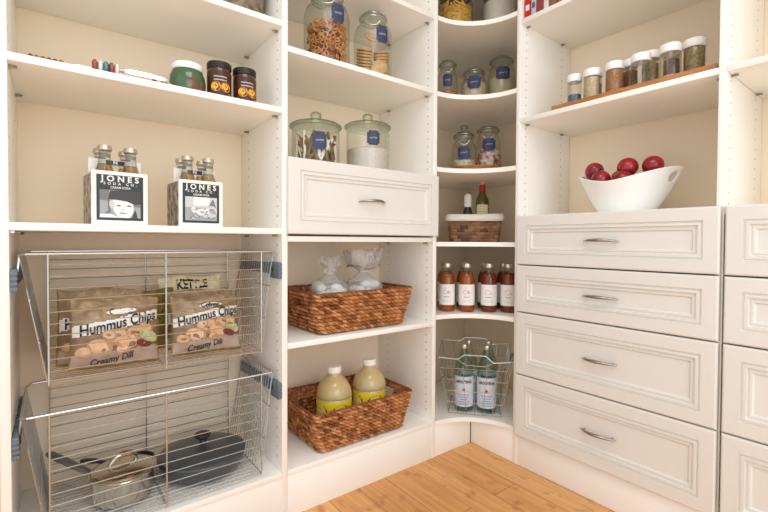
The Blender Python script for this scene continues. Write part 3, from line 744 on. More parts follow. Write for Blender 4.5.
def water(loc, label, first=None):
    if first: return dup(first, loc, label, face(loc[0],loc[1]))
    o = thing('water_bottle', loc, label, 'bottle', 'glass water bottles in the wire basket', face(loc[0],loc[1])); o.scale = (1,1,1.05)
    MB().lathe([(0,.006),(.032,.004),(.038,0),(.0415,.006),(.0425,.02),(.0425,.160),(.041,.178),(.034,.204),(.024,.228),(.0165,.246),(.0140,.256),(.0140,.268)], 36, caps=False).build('bottle_body', GREENGL, o, sharp=60)
    MB().lathe([(.0150,.262),(.0155,.264),(.0155,.279),(.0140,.281),(0,.281)], 24).build('cap', SILVCAP, o)
    m = MB(); m.grid(40, 1, lambda a, b: on_cyl(.0429,.022)((a-.5)*2*PI*.0429*.8, .128*b))
    f = on_cyl(.0433, .022)
    add_text(m, 'GEROLSTEINER', .0155, lambda x, y: f(x, y+.105), .035, .74, mi=1)
    for k in range(5):
        a = 2*PI*k/5+PI/2; m.poly([f(.011*cos(a), .072+.011*sin(a)), f(.0046*cos(a+PI/5), .072+.0046*sin(a+PI/5)), f(0,.072), f(.0046*cos(a-PI/5), .072+.0046*sin(a-PI/5))], mi=3)
    for k in range(5): scribble(m, .052-.01*(k%3), .005, lambda x, y, k=k: f(x, y+.050-.010*k), 7, 2, .0016, k)
    m.build('label', [WL, BLACK, BLUEI, REDI], o)
    return o
def wl(lx, ly):
    return (wb.location.x + lx*cos(thw)-ly*sin(thw), wb.location.y + lx*sin(thw)+ly*cos(thw), z6+.006)
W1 = water(wl(-.048,-.038), 'front left glass water bottle in the wire basket')
water(wl(.052,-.038), 'front right glass water bottle in the wire basket', W1)
water(wl(-.030,.053), 'water bottle standing behind the front left bottle in the wire basket', W1)
water(wl(.062,.053), 'water bottle standing behind the front right bottle in the wire basket', W1)

# ------------------------------------------------------------------ left bay: cartons
def carton(loc, label, w, dp, h, pic, rz):
    o = thing('soda_carton', loc, label, 'carton', 'four packs of soda', rz)
    x = w/2; y = dp/2
    b = MB(); th_ = .0016
    b.mi = 0; b.box(-x,x,-y,-y+th_,0,h); b.box(-x,x,y-th_,y,0,h); b.box(-x,x,-y,y,0,th_)
    b.mi = 1
    for s in (-1,1): b.box(s*x-(th_ if s>0 else 0), s*x+(th_ if s<0 else 0), -y+th_, y-th_, th_, h*.96)
    b.mi = 0; b.box(-.0009,.0009,-y+th_,y-th_,th_,h*.8)
    b.build('carton_box', [PAPER, CARTSIDE], o)
    hm = MB()                                       # centre board with a grip slot
    H = h+.040; sx0, sx1, sz0, sz1 = -x*.38, x*.38, h+.008, h+.024
    hm.box(-x*.96,x*.96,-.0012,.0012,th_,sz0); hm.box(-x*.96,sx0,-.0012,.0012,sz0,H); hm.box(sx1,x*.96,-.0012,.0012,sz0,H); hm.box(sx0,sx1,-.0012,.0012,sz1,H)
    hm.mi = 1; hm.box(sx0*.9,sx1*.9,-.0016,-.0013,sz1+.001,H-.002)
    hm.mi = 0; add_text(hm, 'N', .014, lambda a, c: (a, -.0019, (sz1+H)/2+c), .04)
    hm.build('carrier_handle', [PAPER, CARTBLK], o)
    F = lambda a, c, e=0: (a, -y-.0005-e, c)
    p = MB(); e = w*.085; p.poly([F(-x+e,.012), F(x-e,.012), F(x-e,h-.010), F(-x+e,h-.010)], mi=0)
    add_text(p, 'JONES', .0215, lambda a, c: F(a*1.02, h-.0205+c, .0003), .03, mi=1, sp=1.62)
    add_text(p, 'SODA CO.', .0095, lambda a, c: F(a*1.05, h-.0335+c, .0003), .015, mi=1, sp=1.9)
    add_text(p, 'CREAM SODA', .0085, lambda a, c: F(a*.9, h-.0435+c, .0003), .01, mi=1)
    X = x-e-.007; z0, z1_ = .019, h-.050; G = lambda a, c, e_=0: F(a*X, z0+(c+1)/2*(z1_-z0), .0003+e_*.00015)
    p.poly([G(-1,-1),G(1,-1),G(1,1),G(-1,1)], mi=4)
    def el(cx, cy, rx, ry, mi, lay, rot=0, n=22):
        q = []
        for k in range(n):
            a = 2*PI*k/n; xx = cx+rx*cos(a)*cos(rot)-ry*sin(a)*sin(rot); yy = cy+rx*cos(a)*sin(rot)+ry*sin(a)*cos(rot)
            q.append(G(max(-1,min(1,xx)), max(-1,min(1,yy)), lay))
        p.poly(q, mi=mi)
    if pic == 0:          # a close portrait in a flat cap
        p.poly([G(-1,-1,1),G(-.45,-1,1),G(-.55,1,1),G(-1,1,1)], mi=3); p.poly([G(-1,-.95,2),G(-.62,-.5,2),G(-.62,.2,2),G(-1,.25,2)], mi=4)
        el(.12,-.15,.52,.95,6,2,.12); el(-.42,-.05,.13,.3,5,3,.1)
        p.poly([G(-.62,.32,4),G(-.5,.95,4),G(.0,1,4),G(1,1,4),G(1,.05,4),G(.72,-.02,4),G(.3,.22,4),G(-.2,.30,4)], mi=2); p.poly([G(.62,-.02,5),G(1,.05,5),G(1,-.2,5),G(.66,-.14,5)], mi=3)
        for ex in (-.1,.42): el(ex,-.12+.0*ex,.12,.05,3,4,-.12); el(ex,-.12,.05,.045,2,5)
        el(.13,-.42,.09,.07,5,4); el(.12,-.66,.2,.06,4,4,-.08)
        p.poly([G(.55,-1,5),G(.7,-.45,5),G(.76,-.45,5),G(.85,-1,5)], mi=2); p.poly([G(-1,-1,5),G(.0,-1,5),G(-.5,-.72,5),G(-1,-.75,5)], mi=6)
    else:                 # several small figures heaped together
        p.poly([G(-1,.1,1),G(1,.1,1),G(1,1,1),G(-1,1,1)], mi=5); p.poly([G(-.5,.25,2),G(.55,.3,2),G(.5,1,2),G(-.5,1,2)], mi=6)
        p.poly([G(.45,.3,2),G(.75,.9,2),G(.95,.1,2)], mi=3)
        rr = random.Random(2)
        for k in range(16):
            cx, cy = rr.uniform(-.8,.8), rr.uniform(-.75,.1); el(cx, cy, rr.uniform(.14,.3), rr.uniform(.16,.3), rr.choice((4,5,6,6,5)), 3+k, rr.uniform(-1,1))
            if k % 2: el(cx-.06, cy+.03, .03, .035, 2, 20+k); el(cx+.07, cy+.03, .03, .035, 2, 20+k)
        for k in range(7): el(rr.uniform(-.8,.8), rr.uniform(-.8,-.2), .1, .04, 3, 40+k, rr.uniform(-1,1))
    p.build('printed_front', [CARTBLK, PAPER] + GREYS, o)
    return o
SODA = thin_glass('clear_soda', (238,222,192), (214,190,150), .3); SODAGL = thin_glass('soda_glass', (250,250,246), (196,196,186), .3)
def soda(loc, label, first=None):
    if first: return dup(first, loc, label)
    o = thing('soda_bottle', loc, label, 'bottle', 'soda bottles in the cartons')
    MB().lathe([(.026,0),(.0285,.004),(.0285,.110),(.0265,.128),(.020,.150),(.0155,.168),(.0140,.186),(.0142,.199)], 28).build('bottle_body', SODAGL, o, sharp=60)
    MB().lathe([(0,.003),(.026,.003),(.0275,.008),(.0275,.110),(.0255,.128),(.019,.150),(.0150,.163),(0,.1635)], 24).build('soda', SODA, o, sharp=60)
    MB().lathe([(.0155,.198),(.0178,.200),(.0178,.205),(.0160,.212),(0,.2145)], 28, fn=lambda a,h: 1+.02*sin(21*a)).build('cap', SILVCAP, o)
    n = MB(); n.grid(16,1,lambda a,b: on_cyl(.0152,.180)((a-.5)*.03,.009*b)); n.build('neck_label', GREYS[1], o)
    return o
first = None
for (cx, cy, w_, h_, pic, rz, nmz) in ((-1.3725,.114,.1330,.143,0,.085,'left'),(-1.1575,.130,.1290,.140,1,.05,'right')):
    carton((cx,cy,ZB), 'white four pack soda carton with a portrait of a child in a cap' if pic == 0 else 'white four pack soda carton with a picture of several small figures', w_, .125, h_, pic, rz)
    for sx in (-1,1):
        for sy in (-1,1):
            dx, dy = sx*.0310, sy*.0305
            lab = 'clear soda bottle at the %s %s of the %s carton' % ('front' if sy < 0 else 'back', 'left' if sx < 0 else 'right', nmz)
            L = (cx+dx*cos(rz)-dy*sin(rz), cy+dx*sin(rz)+dy*cos(rz), ZB+.0018)
            q = soda(L, lab, first); first = first or q

# ------------------------------------------------------------------ left bay: shelf of jams
def marm(loc, label, turn, first=None):
    if first: return dup(first, loc, label, face(loc[0],loc[1],turn))
    o = thing('marmalade_jar', loc, label, 'jar', 'orange marmalade jars', face(loc[0],loc[1],turn))
    MB().lathe([(.030,0),(.034,.003),(.036,.012),(.0365,.085),(.034,.098),(.033,.102)], 36).build('jar_body', pbr('dark_marmalade', (96,44,22), .08, spec=.6), o, sharp=60)
    MB().lathe([(.0350,.100),(.0365,.102),(.0365,.118),(.035,.1205),(0,.1205)], 36, fn=lambda a,h: 1+.006*sin(30*a)).build('lid', BLACK, o)
    m = MB(); r = .0369
    m.grid(24,1,lambda a,b: on_cyl(r,.012)((a-.5)*.098,.078*b))
    f = on_cyl(r+.0004,0)
    for cx in (-.014,.017):
        disc(m, cx, .041, .0150, .0150, f, mi=1); disc(m, cx-.002, .042, .010, .010, on_cyl(r+.0006,0), mi=2)
    for k in range(2): scribble(m, .040, .0035, lambda x, y, k=k: f(x, y+.071-.010*k), 9, 3, .0012, k)
    m.poly([f(-.03,.018), f(.03,.018), f(.03,.025), f(-.03,.025)], mi=3)
    m.build('label', [pbr('brown_label', (70,34,24), .4), pbr('orange_print', (244,164,36), .5), pbr('orange_flesh', (248,176,56), .5), PAPER], o)
    return o
m1 = marm((-1.0945,.088,ZA), 'orange marmalade jar with black lid next to the green jar', .1)
marm((-1.0135,.090,ZA), 'orange marmalade jar with black lid beside the side panel', .25, m1)
o = thing('candle_jar', (-1.1848,.100,ZA), 'squat green patterned jar with a white lid', 'jar', rz=face(-1.181,.1))
MB().lathe([(.034,0),(.043,.004),(.050,.022),(.0515,.042),(.049,.062),(.043,.076),(.041,.080)], 36).build('jar_body', pbr('green_jar', (66,98,66), .12, col2=(128,60,40), nscale=22, spec=.7, ramp=(.55,.62)), o, sharp=60)
MB().lathe([(.0425,.079),(.0440,.081),(.0440,.094),(.040,.099),(0,.100)], 36).build('lid', CAPW, o)
# beaded spreaders
BEAD = [pbr('bead_%s' % n, c, .25) for n, c in (('rust',(150,76,42)),('ivory',(232,226,216)),('teal',(70,140,150)),('brick',(160,78,58)),('plum',(110,52,40)))]
def spreader(loc, label, rz, order, n=5, r=.0145):
    o = thing('spreader_knife', loc, label, 'spreader', 'beaded spreaders on the shelf', rz)
    x = 0; pitch = .0122 if r > .014 else r*1.22; sq = pitch/(r*1.22)
    for k in range(n):
        c = order[k % len(order)]
        MB().lathe([(0,-r*.62*sq),(r*.6,-r*.58*sq),(r*.98,-r*.25*sq),(r,0),(r*.98,r*.25*sq),(r*.6,r*.58*sq),(0,r*.62*sq)], 18).build('bead', BEAD[c], o).matrix_local = Matrix.Translation((x+pitch*.5,0,r)) @ Matrix.Rotation(PI/2,4,'Y')
        x += pitch
    m = MB(); m.tube([(x-.004,0,r),(x+.012,0,r)], .005, 12); m.build('ferrule', BRUSHED, o)
    b = MB(); L = .105
    pts = [(0,.0035),(.02,.008),(.065,.0075),(.095,.004),(L,-.002),(.09,-.006),(.02,-.006),(0,-.0035)]
    b.prism(pts, -.0009, .0009); ob = b.build('blade', POTSTEEL, o); ob.matrix_local = Matrix.Translation((x+.008,0,r)) @ Matrix.Rotation(PI/2-.25,4,'X')
    return o
spreader((-1.432,.020,ZA), 'spreader with large rust, ivory and teal beads near the shelf edge', -.02, (0,1,2,3,1), 5, .0150)
spreader((-1.560,.048,ZA), 'spreader with dark brick beads at the left end of the shelf', .02, (4,3,0,4), 6, .0098)
spreader((-1.292,.040,ZA), 'spreader with small plum beads beside the green jar', .25, (4,1,3), 5, .0090)
# basket high on the left
bt = thing('rush_basket', (-1.010,.150,ZTOP), 'round grey-brown rush basket on the top left shelf', 'basket')
mb, rim = woven(-.070,.070,-.070,.070,-.080,.080,-.080,.080,.15,11,.022,.004,RUSH, rad=.066, seed=12)
basket_parts(bt, mb, rim, RUSH, (-.045,.045,-.045,.045), .006)

# ------------------------------------------------------------------ pull-out wire baskets
def pullout(z0, label, first=None):
    if first: return dup(first, (0,0,z0), label)
    o = thing('pull_out_basket', (0,0,z0), label, 'wire basket', 'pull out wire baskets')
    xl, xr, xm = -1.524, -.985, -1.262; yf, yb = .022, .345; H = .322; tl, tr = -1.5785, -.9375
    zt = H
    r = MB()
    for y in (yf, yb): r.tube([(tl,y+(.02 if y==yf else -.02),zt-.004),(tl+.012,y,zt),(xl,y,zt),(xr,y,zt),(tr-.012,y,zt),(tr,y+(.02 if y==yf else -.02),zt-.004)], .0032, 7)
    for x in (tl, tr): r.tube([(x,yf+.02,zt-.004),(x,yb-.02,zt-.004)], .0032, 7)
    r.build('rim', STEEL, o)
    for nm_, y in (('front_grid',yf),('back_grid',yb)):
        g = MB()
        for k in range(11):
            z = .004+(H-.03)*k/10; g.wire((xl,y,z),(xr,y,z),.0014)
        g.build(nm_, STEEL, o)
    c = MB()
    n = 16
    for k in range(2*n+1):
        y = yf+(yb-yf)*k/n/2; yy = min(max(y, yf+.02), yb-.02)
        if k % 2:
            c.wire((tl,yy,zt-.004),(xl-.003,y,.008),.0013); continue
        c.tube([(tl,yy,zt-.004),(xl-.003,y,.008),(xl+.004,y,.001),(xr-.004,y,.001),(xr+.003,y,.008),(tr,yy,zt-.004)], .0013, 5)
    for x in (xl, xr):
        for t in (.0,.33,.66):
            xx = x+((tl if x == xl else tr)-x)*t; c.wire((xx,yf,.004+(zt-.008)*t),(xx,yb,.004+(zt-.008)*t), .0017)
    c.build('side_and_floor_wires', STEEL, o)
    for x in (xl, xm, xr):
        for y in (yf, yb): p = MB(); p.wire((x,y+(-.0035 if y==yf else .0035),-.0005),(x,y+(-.0035 if y==yf else .0035),zt), .0024, 8); p.build('post', STEEL, o)
    b = MB(); b.wire((xm,yf,-.003),(xm,yb,-.003),.0026,6); b.build('floor_bar', STEEL, o)
    for s in (-1,1):
        X = XU0 if s < 0 else XU1; sg = 1 if s < 0 else -1
        m = MB(); x0, x1 = sorted((X+sg*.0006, X+sg*.0125)); zr = H-.040
        m.mi = 0; m.box(x0,x1,.002,.075,zr-.048,zr+.006,.0025); m.box(x0,x1,.30,.36,zr-.035,zr+.003,.002)
        for k in range(4): m.box(x0-.0006*(1 if sg<0 else 0), x1+.0012*sg if sg>0 else x1, -.001,.004, zr-.043+.012*k, zr-.036+.012*k)
        m.mi = 0; m.box(x0,x1,.075,.30,zr-.030,zr-.002,.001)
        m.mi = 0
        for k in range(7): m.box(x0-.001*(sg<0), x1+.001*(sg>0), .082+.030*k, .094+.030*k, zr-.034, zr+.002)
        m.mi = 2; m.tube([(X+sg*.012,.055,zr-.02),(X+sg*.0155,.055,zr-.02)], .008, 12)
        m.build('slide_rail', [GREYPL, BRUSHED, DARKPL], o)
        for yy in (.05,.30): l = MB(); l.wire((tl if s < 0 else tr, yy, zt-.004), (X+sg*.012, yy, zr-.003), .0028, 6); l.build('hanger', STEEL, o)
    return o
ZP1, ZP2 = .560, .1655
P1 = pullout(ZP1, 'upper chrome pull-out wire basket holding bags of chips')
pullout(ZP2, 'lower chrome pull-out wire basket holding pans', P1)

# ------------------------------------------------------------------ chip bags
def chip_bag(loc, label, w, h, t, style, rz, tilt, roll=0, seed=1):
    o = thing('chip_bag', loc, label, 'bag', 'snack bags in the upper wire basket', rz)
    o.rotation_euler = (tilt, roll, rz)
    def prof(u, v): return (max(0,1-abs(2*u-1)**2.6))**.7*(max(0,1-abs(2*v-1)**3.2))**.75
    def edge(u, v):
        x = (u-.5)*w*(1-.035*sin(PI*v)) ; z = v*h + .004*sin(9*u+seed)*(1 if v > .9 else .2)
        return x, z
    def front(u, v, e=0):
        x, z = edge(u, v)
        cr = .008*noise.noise((u*4+seed, v*7, seed*.7)) + (.0065 if v > .68 else .003)*noise.noise((u*13, v*13+seed, 2)) + (.003*sin(40*u+seed) if v > .93 or v < .05 else 0)
        k = min(1, 6*min(u,1-u), 1); return (x, -prof(u,v)*t*.62 - cr*k - e, z)
    def back(u, v):
        x, z = edge(u, v); cr = .004*noise.noise((u*6+seed, v*6, 5)); return (x, prof(u,v)*t*.38 - (.003*sin(40*u+seed) if v > .93 or v < .05 else 0)*min(1,6*min(u,1-u)) + cr*prof(u,v) + .0006, z)
    def zone(u, v):
        wv = .012*noise.noise((u*9, seed, 0))+.010*noise.noise((u*22, seed, 3))
        if style == 'cream':
            return 4
        if style == 'gold': return 3
        bl = .45+.20*u+wv; bh = bl+.155+wv*.4
        if v < .045: return 3
        if u < .014 or u > .988: return 3
        if bl < v < bh: return 5
        if v > bh and v < bh+.10*(u-.25)+wv*1.5: return 1
        if v < bl-.0 and v > .20+.07*u+wv: return 1
        if v <= .20+.07*u+wv: return 2
        return 0
    m = MB(); N = 54
    m.grid(N, N, lambda a, b: front(a, b), mi=zone); m.grid(N, N, lambda a, b: back(1-a, b), mi=lambda a, b: 3 if style == 'gold' else 4 if style == 'cream' else 0)
    bmesh.ops.remove_doubles(m.bm, verts=m.bm.verts, dist=.0004)
    m.build('pouch', [TAN, BAGBROWN, MAUVE, OLIVE, CREAM, PAPER], o, sharp=0)
    p = MB()
    F = lambda x, y, e=.0016: Vector(front(min(.985,max(.015,x/w+.5)), y/h, e))
    if style == 'chips':
        rr = random.Random(seed+2)
        for k, (cx, cy, r_) in enumerate(((-.20,.30,.15),(.12,.33,.15),(-.02,.44,.15),(.20,.47,.12),(-.36,.24,.10),(.33,.52,.10),(-.10,.46,.09),(.05,.24,.08))):
            a = rr.uniform(-.4,.4); disc(p, cx*w, cy*h, r_*w*.95, r_*w*.72, lambda x, y: F(x,y,.0012+k*.00012), 16, a, mi=1); disc(p, cx*w-.002, cy*h+.003, r_*w*.80, r_*w*.56, lambda x, y: F(x,y,.0018+k*.00012), 16, a, mi=0)
        disc(p, .36*w, .40*h, .13*w, .07*w, lambda x, y: F(x,y,.0026), 14, -.4, mi=4); disc(p, .30*w, .30*h, .10*w, .05*w, lambda x, y: F(x,y,.0028), 14, -.2, mi=5)
        sh = .10
        add_text(p, 'Hummus Chips', .040, lambda x, y: F(x+.004, h*(.45+.20*(x/w+.5)+.076)+y, .0038), .018, .76, mi=2)
        disc(p, .04*w, .80*h, .17*w, .042*h, lambda x, y: F(x,y,.0030), 24, .04, mi=3)
        add_text(p, 'Cofresh', .022, lambda x, y: F(x+.04*w, .80*h+y, .0040), .01, .85, mi=2)
        add_text(p, 'Creamy Dill', .026, lambda x, y: F(x-.06*w, .115*h+.12*x+y, .0038), .012, .8, mi=2)
        p.build('bag_print', [CHIP, CHIPD, BLACK, PAPER, LEAF, BERRY], o, sharp=0)
    elif style == 'cream':
        add_text(p, 'KETTLE', .042, lambda x, y: F(x, h*.875+.05*x+y, .0024), .04, .72, mi=0)
        p.build('bag_print', [BLACK], o, sharp=0)
    return o
zp = ZP1+.0095
A1 = chip_bag((-1.377,.080,zp), 'front left tan bag of hummus chips', .218, .186, .058, 'chips', .06, -.16, .03, 1)
chip_bag((-1.132,.085,zp), 'front right tan bag of hummus chips', .210, .178, .058, 'chips', .02, -.30, .03, 2)
chip_bag((-1.405,.150,zp), 'tan bag of hummus chips behind the front left bag', .212, .208, .052, 'chips', -.02, -.12, .02, 3)
chip_bag((-1.130,.170,zp), 'tan bag of hummus chips between the cream bag and the front right bag', .215, .186, .045, 'chips', .04, -.16, .04, 4)
chip_bag((-1.132,.266,zp), 'cream bag with black lettering standing at the back', .205, .224, .040, 'cream', .0, -.10, .0, 5)
chip_bag((-1.268,.225,zp), 'plain gold bag standing between the two pairs of tan bags', .15, .19, .04, 'gold', .1, -.10, 0, 6)

# ------------------------------------------------------------------ pans
zp = ZP2+.0032
o = thing('saucepan', (-1.354,.150,zp), 'polished steel saucepan with a grey handle in the lower wire basket', 'pan')
MB().lathe([(0,.001),(.070,0),(.076,.004),(.079,.014),(.081,.066),(.084,.070),(.0855,.073),(.0835,.075),(.0795,.070),(.077,.014),(.068,.006),(0,.005)], 48).build('pan_body', POTSTEEL, o, sharp=50)
MB().lathe([(.0835,.0755),(.0805,.079),(.070,.085),(.050,.091),(.025,.095),(0,.096)], 48, caps=False).build('lid', POTSTEEL, o, sharp=60)
MB().tube([(.0835*cos(2*PI*k/48), .0835*sin(2*PI*k/48), .077) for k in range(48)], .0022, 6, closed=True).build('lid_rim', POTSTEEL, o)
k_ = MB(); k_.tube([(-.033,-.014,.090),(-.034,-.012,.103),(-.020,-.007,.117),(0,0,.121),(.020,.007,.117),(.034,.012,.103),(.036,.014,.090)], .006, 9, radii=[.004,.006,.0085,.0095,.0085,.006,.004]); k_.build('lid_handle', POTSTEEL, o)
hm = MB(); hd = Vector((-.80,.60,0)).normalized(); pr = Vector((-hd.y,hd.x,0))
for i in range(1):
    P = [(.080,.060,.009,.004),(.095,.064,.010,.005),(.120,.076,.0125,.007),(.170,.100,.0145,.008),(.208,.117,.0145,.008),(.219,.121,.009,.006)]
    rings = []
    for d, z, wd, tk in P: rings.append([hm.bm.verts.new(hd*d + pr*wd*cos(2*PI*k/12) + Vector((0,0,z+tk*sin(2*PI*k/12)))) for k in range(12)])
    for a, b in zip(rings, rings[1:]):
        for k in range(12): hm.f((a[k],a[(k+1)%12],b[(k+1)%12],b[k]))
    hm.f(rings[0][::-1]); hm.f(rings[-1])
hm.build('pan_handle', pbr('grey_handle', (96,94,88), .4), o)['label'] = 'long grey handle'
o = thing('roasting_pan', (-1.1235,.176,zp), 'round dark grey lidded pan in the lower wire basket', 'pan')
MB().lathe([(0,.002),(.100,0),(.118,.006),(.127,.024),(.131,.040),(.1345,.045),(.1345,.048),(.127,.048),(.121,.024),(.110,.008),(0,.006)], 56).build('pan_body', DARKSTEEL, o, sharp=50)
MB().lathe([(.134,.0485),(.135,.052),(.132,.056),(.119,.060),(.105,.068),(.08,.074),(.045,.0765),(0,.077)], 56, caps=False).build('lid', DARKSTEEL, o, sharp=60)
k_ = MB(); k_.lathe([(.012,.076),(.010,.092),(.018,.096),(.026,.104),(.026,.111),(.017,.115),(0,.116)], 24); k_.build('knob', DARKPL, o)
o = thing('skillet', (-1.300,.286,zp), 'small black skillet lying behind the steel saucepan', 'pan')
MB().lathe([(0,.002),(.036,0),(.043,.004),(.050,.034),(.052,.036),(.050,.037),(.041,.008),(0,.006)], 36).build('pan_body', DARKPL, o, sharp=50)
hm = MB(); hd = Vector((-1,.04,0)).normalized(); pr = Vector((-hd.y,hd.x,0)); rings = []
for d, z, wd, tk in [(.046,.030,.006,.004),(.075,.042,.008,.005),(.11,.060,.012,.007),(.140,.068,.0125,.007),(.152,.069,.008,.005)]: rings.append([hm.bm.verts.new(hd*d + pr*wd*cos(2*PI*k/12) + Vector((0,0,z+tk*sin(2*PI*k/12)))) for k in range(12)])
for a, b in zip(rings, rings[1:]):
    for k in range(12): hm.f((a[k],a[(k+1)%12],b[(k+1)%12],b[k]))
hm.f(rings[0][::-1]); hm.f(rings[-1]); hm.build('pan_handle', DARKPL, o)

# ------------------------------------------------------------------ right bay: spice rack
rk = thing('spice_rack', (0,0,ZF), 'long stepped wooden spice rack on the right shelf', 'rack')
MB().box(.024,.185,-.895,-.372,.008,.018,.002).build('base_board', RACKWOOD, rk)
MB().box(.022,.032,-.897,-.370,0,.022,.002).build('front_rail', RACKWOOD, rk)
MB().box(.178,.188,-.897,-.370,0,.052,.002).build('back_rail', RACKWOOD, rk)
MB().box(.104,.178,-.895,-.372,.0185,.040,.002).build('step', RACKWOOD, rk)
for y in (-.897,-.377): MB().box(.0325,.1775,y,y+.007,0,.0078,.001).build('foot', RACKWOOD, rk)
SP = [pbr('spice_%s' % n, a, .7, col2=b, nscale=s, bump=.5, bscale=200) for n, a, b, s in
      (('blue',(60,84,108),(96,118,140),80),('cream',(214,192,160),(190,164,128),160),('rust',(182,130,86),(150,98,60),150),('silver',(206,198,182),(170,160,142),120),('seed',(196,178,150),(128,108,84),160),('moss',(170,146,98),(124,104,66),130),('brown',(120,74,40),(150,98,60),130))]
_sj = {}
def spice(y, x, z, kind, fillh, label, cap=CAPW, r=.0285, h=.112):
    key = (kind, r, h)
    if key in _sj: return dup(_sj[key], (x,y,ZF+z), label)
    o = thing('spice_jar', (x,y,ZF+z), label, 'jar', 'spice jars on the wooden rack')
    MB().lathe([(r*.6,.002),(r*.94,0),(r,.005),(r,h-.034),(r*.93,h-.027)], 30, caps=False).build('jar_body', GLASS, o, sharp=60)
    MB().lathe([(r*1.02,h-.027),(r*1.06,h-.025),(r*1.06,h-.003),(r*.98,h),(0,h)], 30, fn=lambda a,hh: 1+.008*sin(30*a)).build('cap', cap, o)
    f = MB(); f.lathe([(0,.003),(r*.9,.003),(r*.93,.008),(r*.93,fillh),(r*.5,fillh+.003),(0,fillh+.003)], 26); f.build('spice', SP[kind], o)
    _sj[key] = o
    return o
zr = .0190
spice(-.438,.068,zr,0,.036,'spice jar with dark blue contents at the left end of the rack',r=.0245)
spice(-.506,.068,zr,1,.080,'spice jar of cream powder, second from left in the front row')
spice(-.586,.068,zr,2,.082,'spice jar of rust-brown powder, third in the front row')
spice(-.672,.068,zr,3,.010,'nearly empty spice jar, fourth in the front row',r=.0288)
spice(-.761,.068,zr,3,.012,'nearly empty spice jar, rightmost in the front row',r=.0294,h=.113)
spice(-.806,.135,.0408,5,.084,'large spice jar of mossy seeds at the right end of the rack',r=.0300,h=.110)
spice(-.548,.143,.0408,1,.06,'spice jar in the back row behind the rust-brown powder',r=.0262)
spice(-.607,.143,.0408,6,.07,'spice jar of brown powder in the back row',r=.0245)
spice(-.478,.143,.0408,5,.06,'spice jar in the back row behind the cream powder',r=.0255)
spice(-.673,.143,.0408,5,.074,'spice jar of olive herbs in the back row',r=.0265,h=.118)
spice(-.738,.143,.0408,6,.05,'spice jar in the back row between olive herbs and mossy seeds',r=.0245)

# cook books on the top right shelf
def book(y, wd, h, dp, label, cm, stripe=None, x=.012):
    o = thing('cookbook', (x,y,ZG), label, 'book', 'cook books on the top right shelf')
    b = MB(); b.box(0,.003,-wd/2,wd/2,0,h,.001); b.box(.003,dp,-wd/2,-wd/2+.002,0,h); b.box(.003,dp,wd/2-.002,wd/2,0,h); b.build('cover', cm, o)
    MB().box(.003,dp-.004,-wd/2+.0022,wd/2-.0022,.003,h-.004).build('pages', PAPER, o)
    if stripe:
        s = MB()
        for z0_, z1_ in ((.03,.052),): s.poly([(-.0004,-wd*.32,z0_),(-.0004,wd*.32,z0_),(-.0004,wd*.32,z1_),(-.0004,-wd*.32,z1_)][::-1])
        s.build('spine_print', stripe, o)
    return o
bw = pbr('book_red', (204,24,30), .35); bb = pbr('book_brick', (150,58,50), .4); bg = pbr('book_grey', (190,192,204), .4); bwh = pbr('book_white', (228,222,220), .4); bbr = pbr('book_brown', (140,92,66), .5); bgo = pbr('book_gold', (160,120,50), .5)
book(-.2665,.026,.23,.17,'bright red cookbook standing against the side panel', bw, PAPER)
book(-.2935,.021,.24,.17,'pale grey cookbook next to the bright red one', bg, pbr('slate_print',(80,90,120),.5))
book(-.3215,.027,.22,.17,'brick red cookbook third from the side panel', bb)
book(-.3485,.021,.235,.17,'white cookbook beside the brick red one', bwh, GREYS[3])
book(-.3785,.030,.21,.17,'brown cookbook beside the white one', bbr)
book(-.4115,.028,.20,.17,'dark gold cookbook at the end of the row', bgo)

# ------------------------------------------------------------------ fruit bowl
bo = thing('fruit_bowl', (.165,-.588,1.0228), 'white ceramic bowl with slanted rim and a grip hole', 'bowl', rz=-PI/2)
def bowl_mesh():
    """local x runs to the right seen from the room; the right end of the rim rises and carries a grip hole"""
    m = MB(); NA, NT = 120, 44
    hole = (.0, .80, .20, .085)
    def pt(a, t):
        c = cos(a); s = sin(a); up = (1+c)/2
        H = .108 + (.046 if c < 0 else .044)*abs(c)**1.6
        rx = .083 + (.083 + .016*max(c,0)**2)*(t**.85); ry = .080+.070*(t**.8)
        z = H*(t**1.12)
        return Vector((rx*c, ry*s, z))
    A0, T0, DA, DT = -.15, .80, .15, .11
    g = []
    for j in range(NT+1):
        row = []
        for k in range(NA):
            a = 2*PI*k/NA; t = j/NT
            for (aa) in (A0, .42):
                da = (a-aa+PI)%(2*PI)-PI; q = math.hypot(da/DA, (t-T0)/DT)
                if aa == A0 and .80 < q < 1.25 :
                    a = aa+da/q; t = T0+(t-T0)/q
            row.append(m.bm.verts.new(pt(a, t)))
        g.append(row)
    for j in range(NT):
        for k in range(NA):
            a = 2*PI*(k+.5)/NA; t = (j+.5)/NT; da = (a-A0+PI)%(2*PI)-PI
            if math.hypot(da/DA, (t-T0)/DT) < .98: continue
            m.f((g[j][k], g[j][(k+1)%NA], g[j+1][(k+1)%NA], g[j+1][k]))
    m.f([g[0][k] for k in range(NA)][::-1])
    bmesh.ops.dissolve_degenerate(m.bm, dist=.00005, edges=m.bm.edges)
    return m
ob = bowl_mesh().build('bowl_body', CERAM, bo, sharp=0)
so = ob.modifiers.new('thick','SOLIDIFY'); so.thickness = .006; so.offset = -1
sb = ob.modifiers.new('soft','SUBSURF'); sb.levels = 1; sb.render_levels = 1
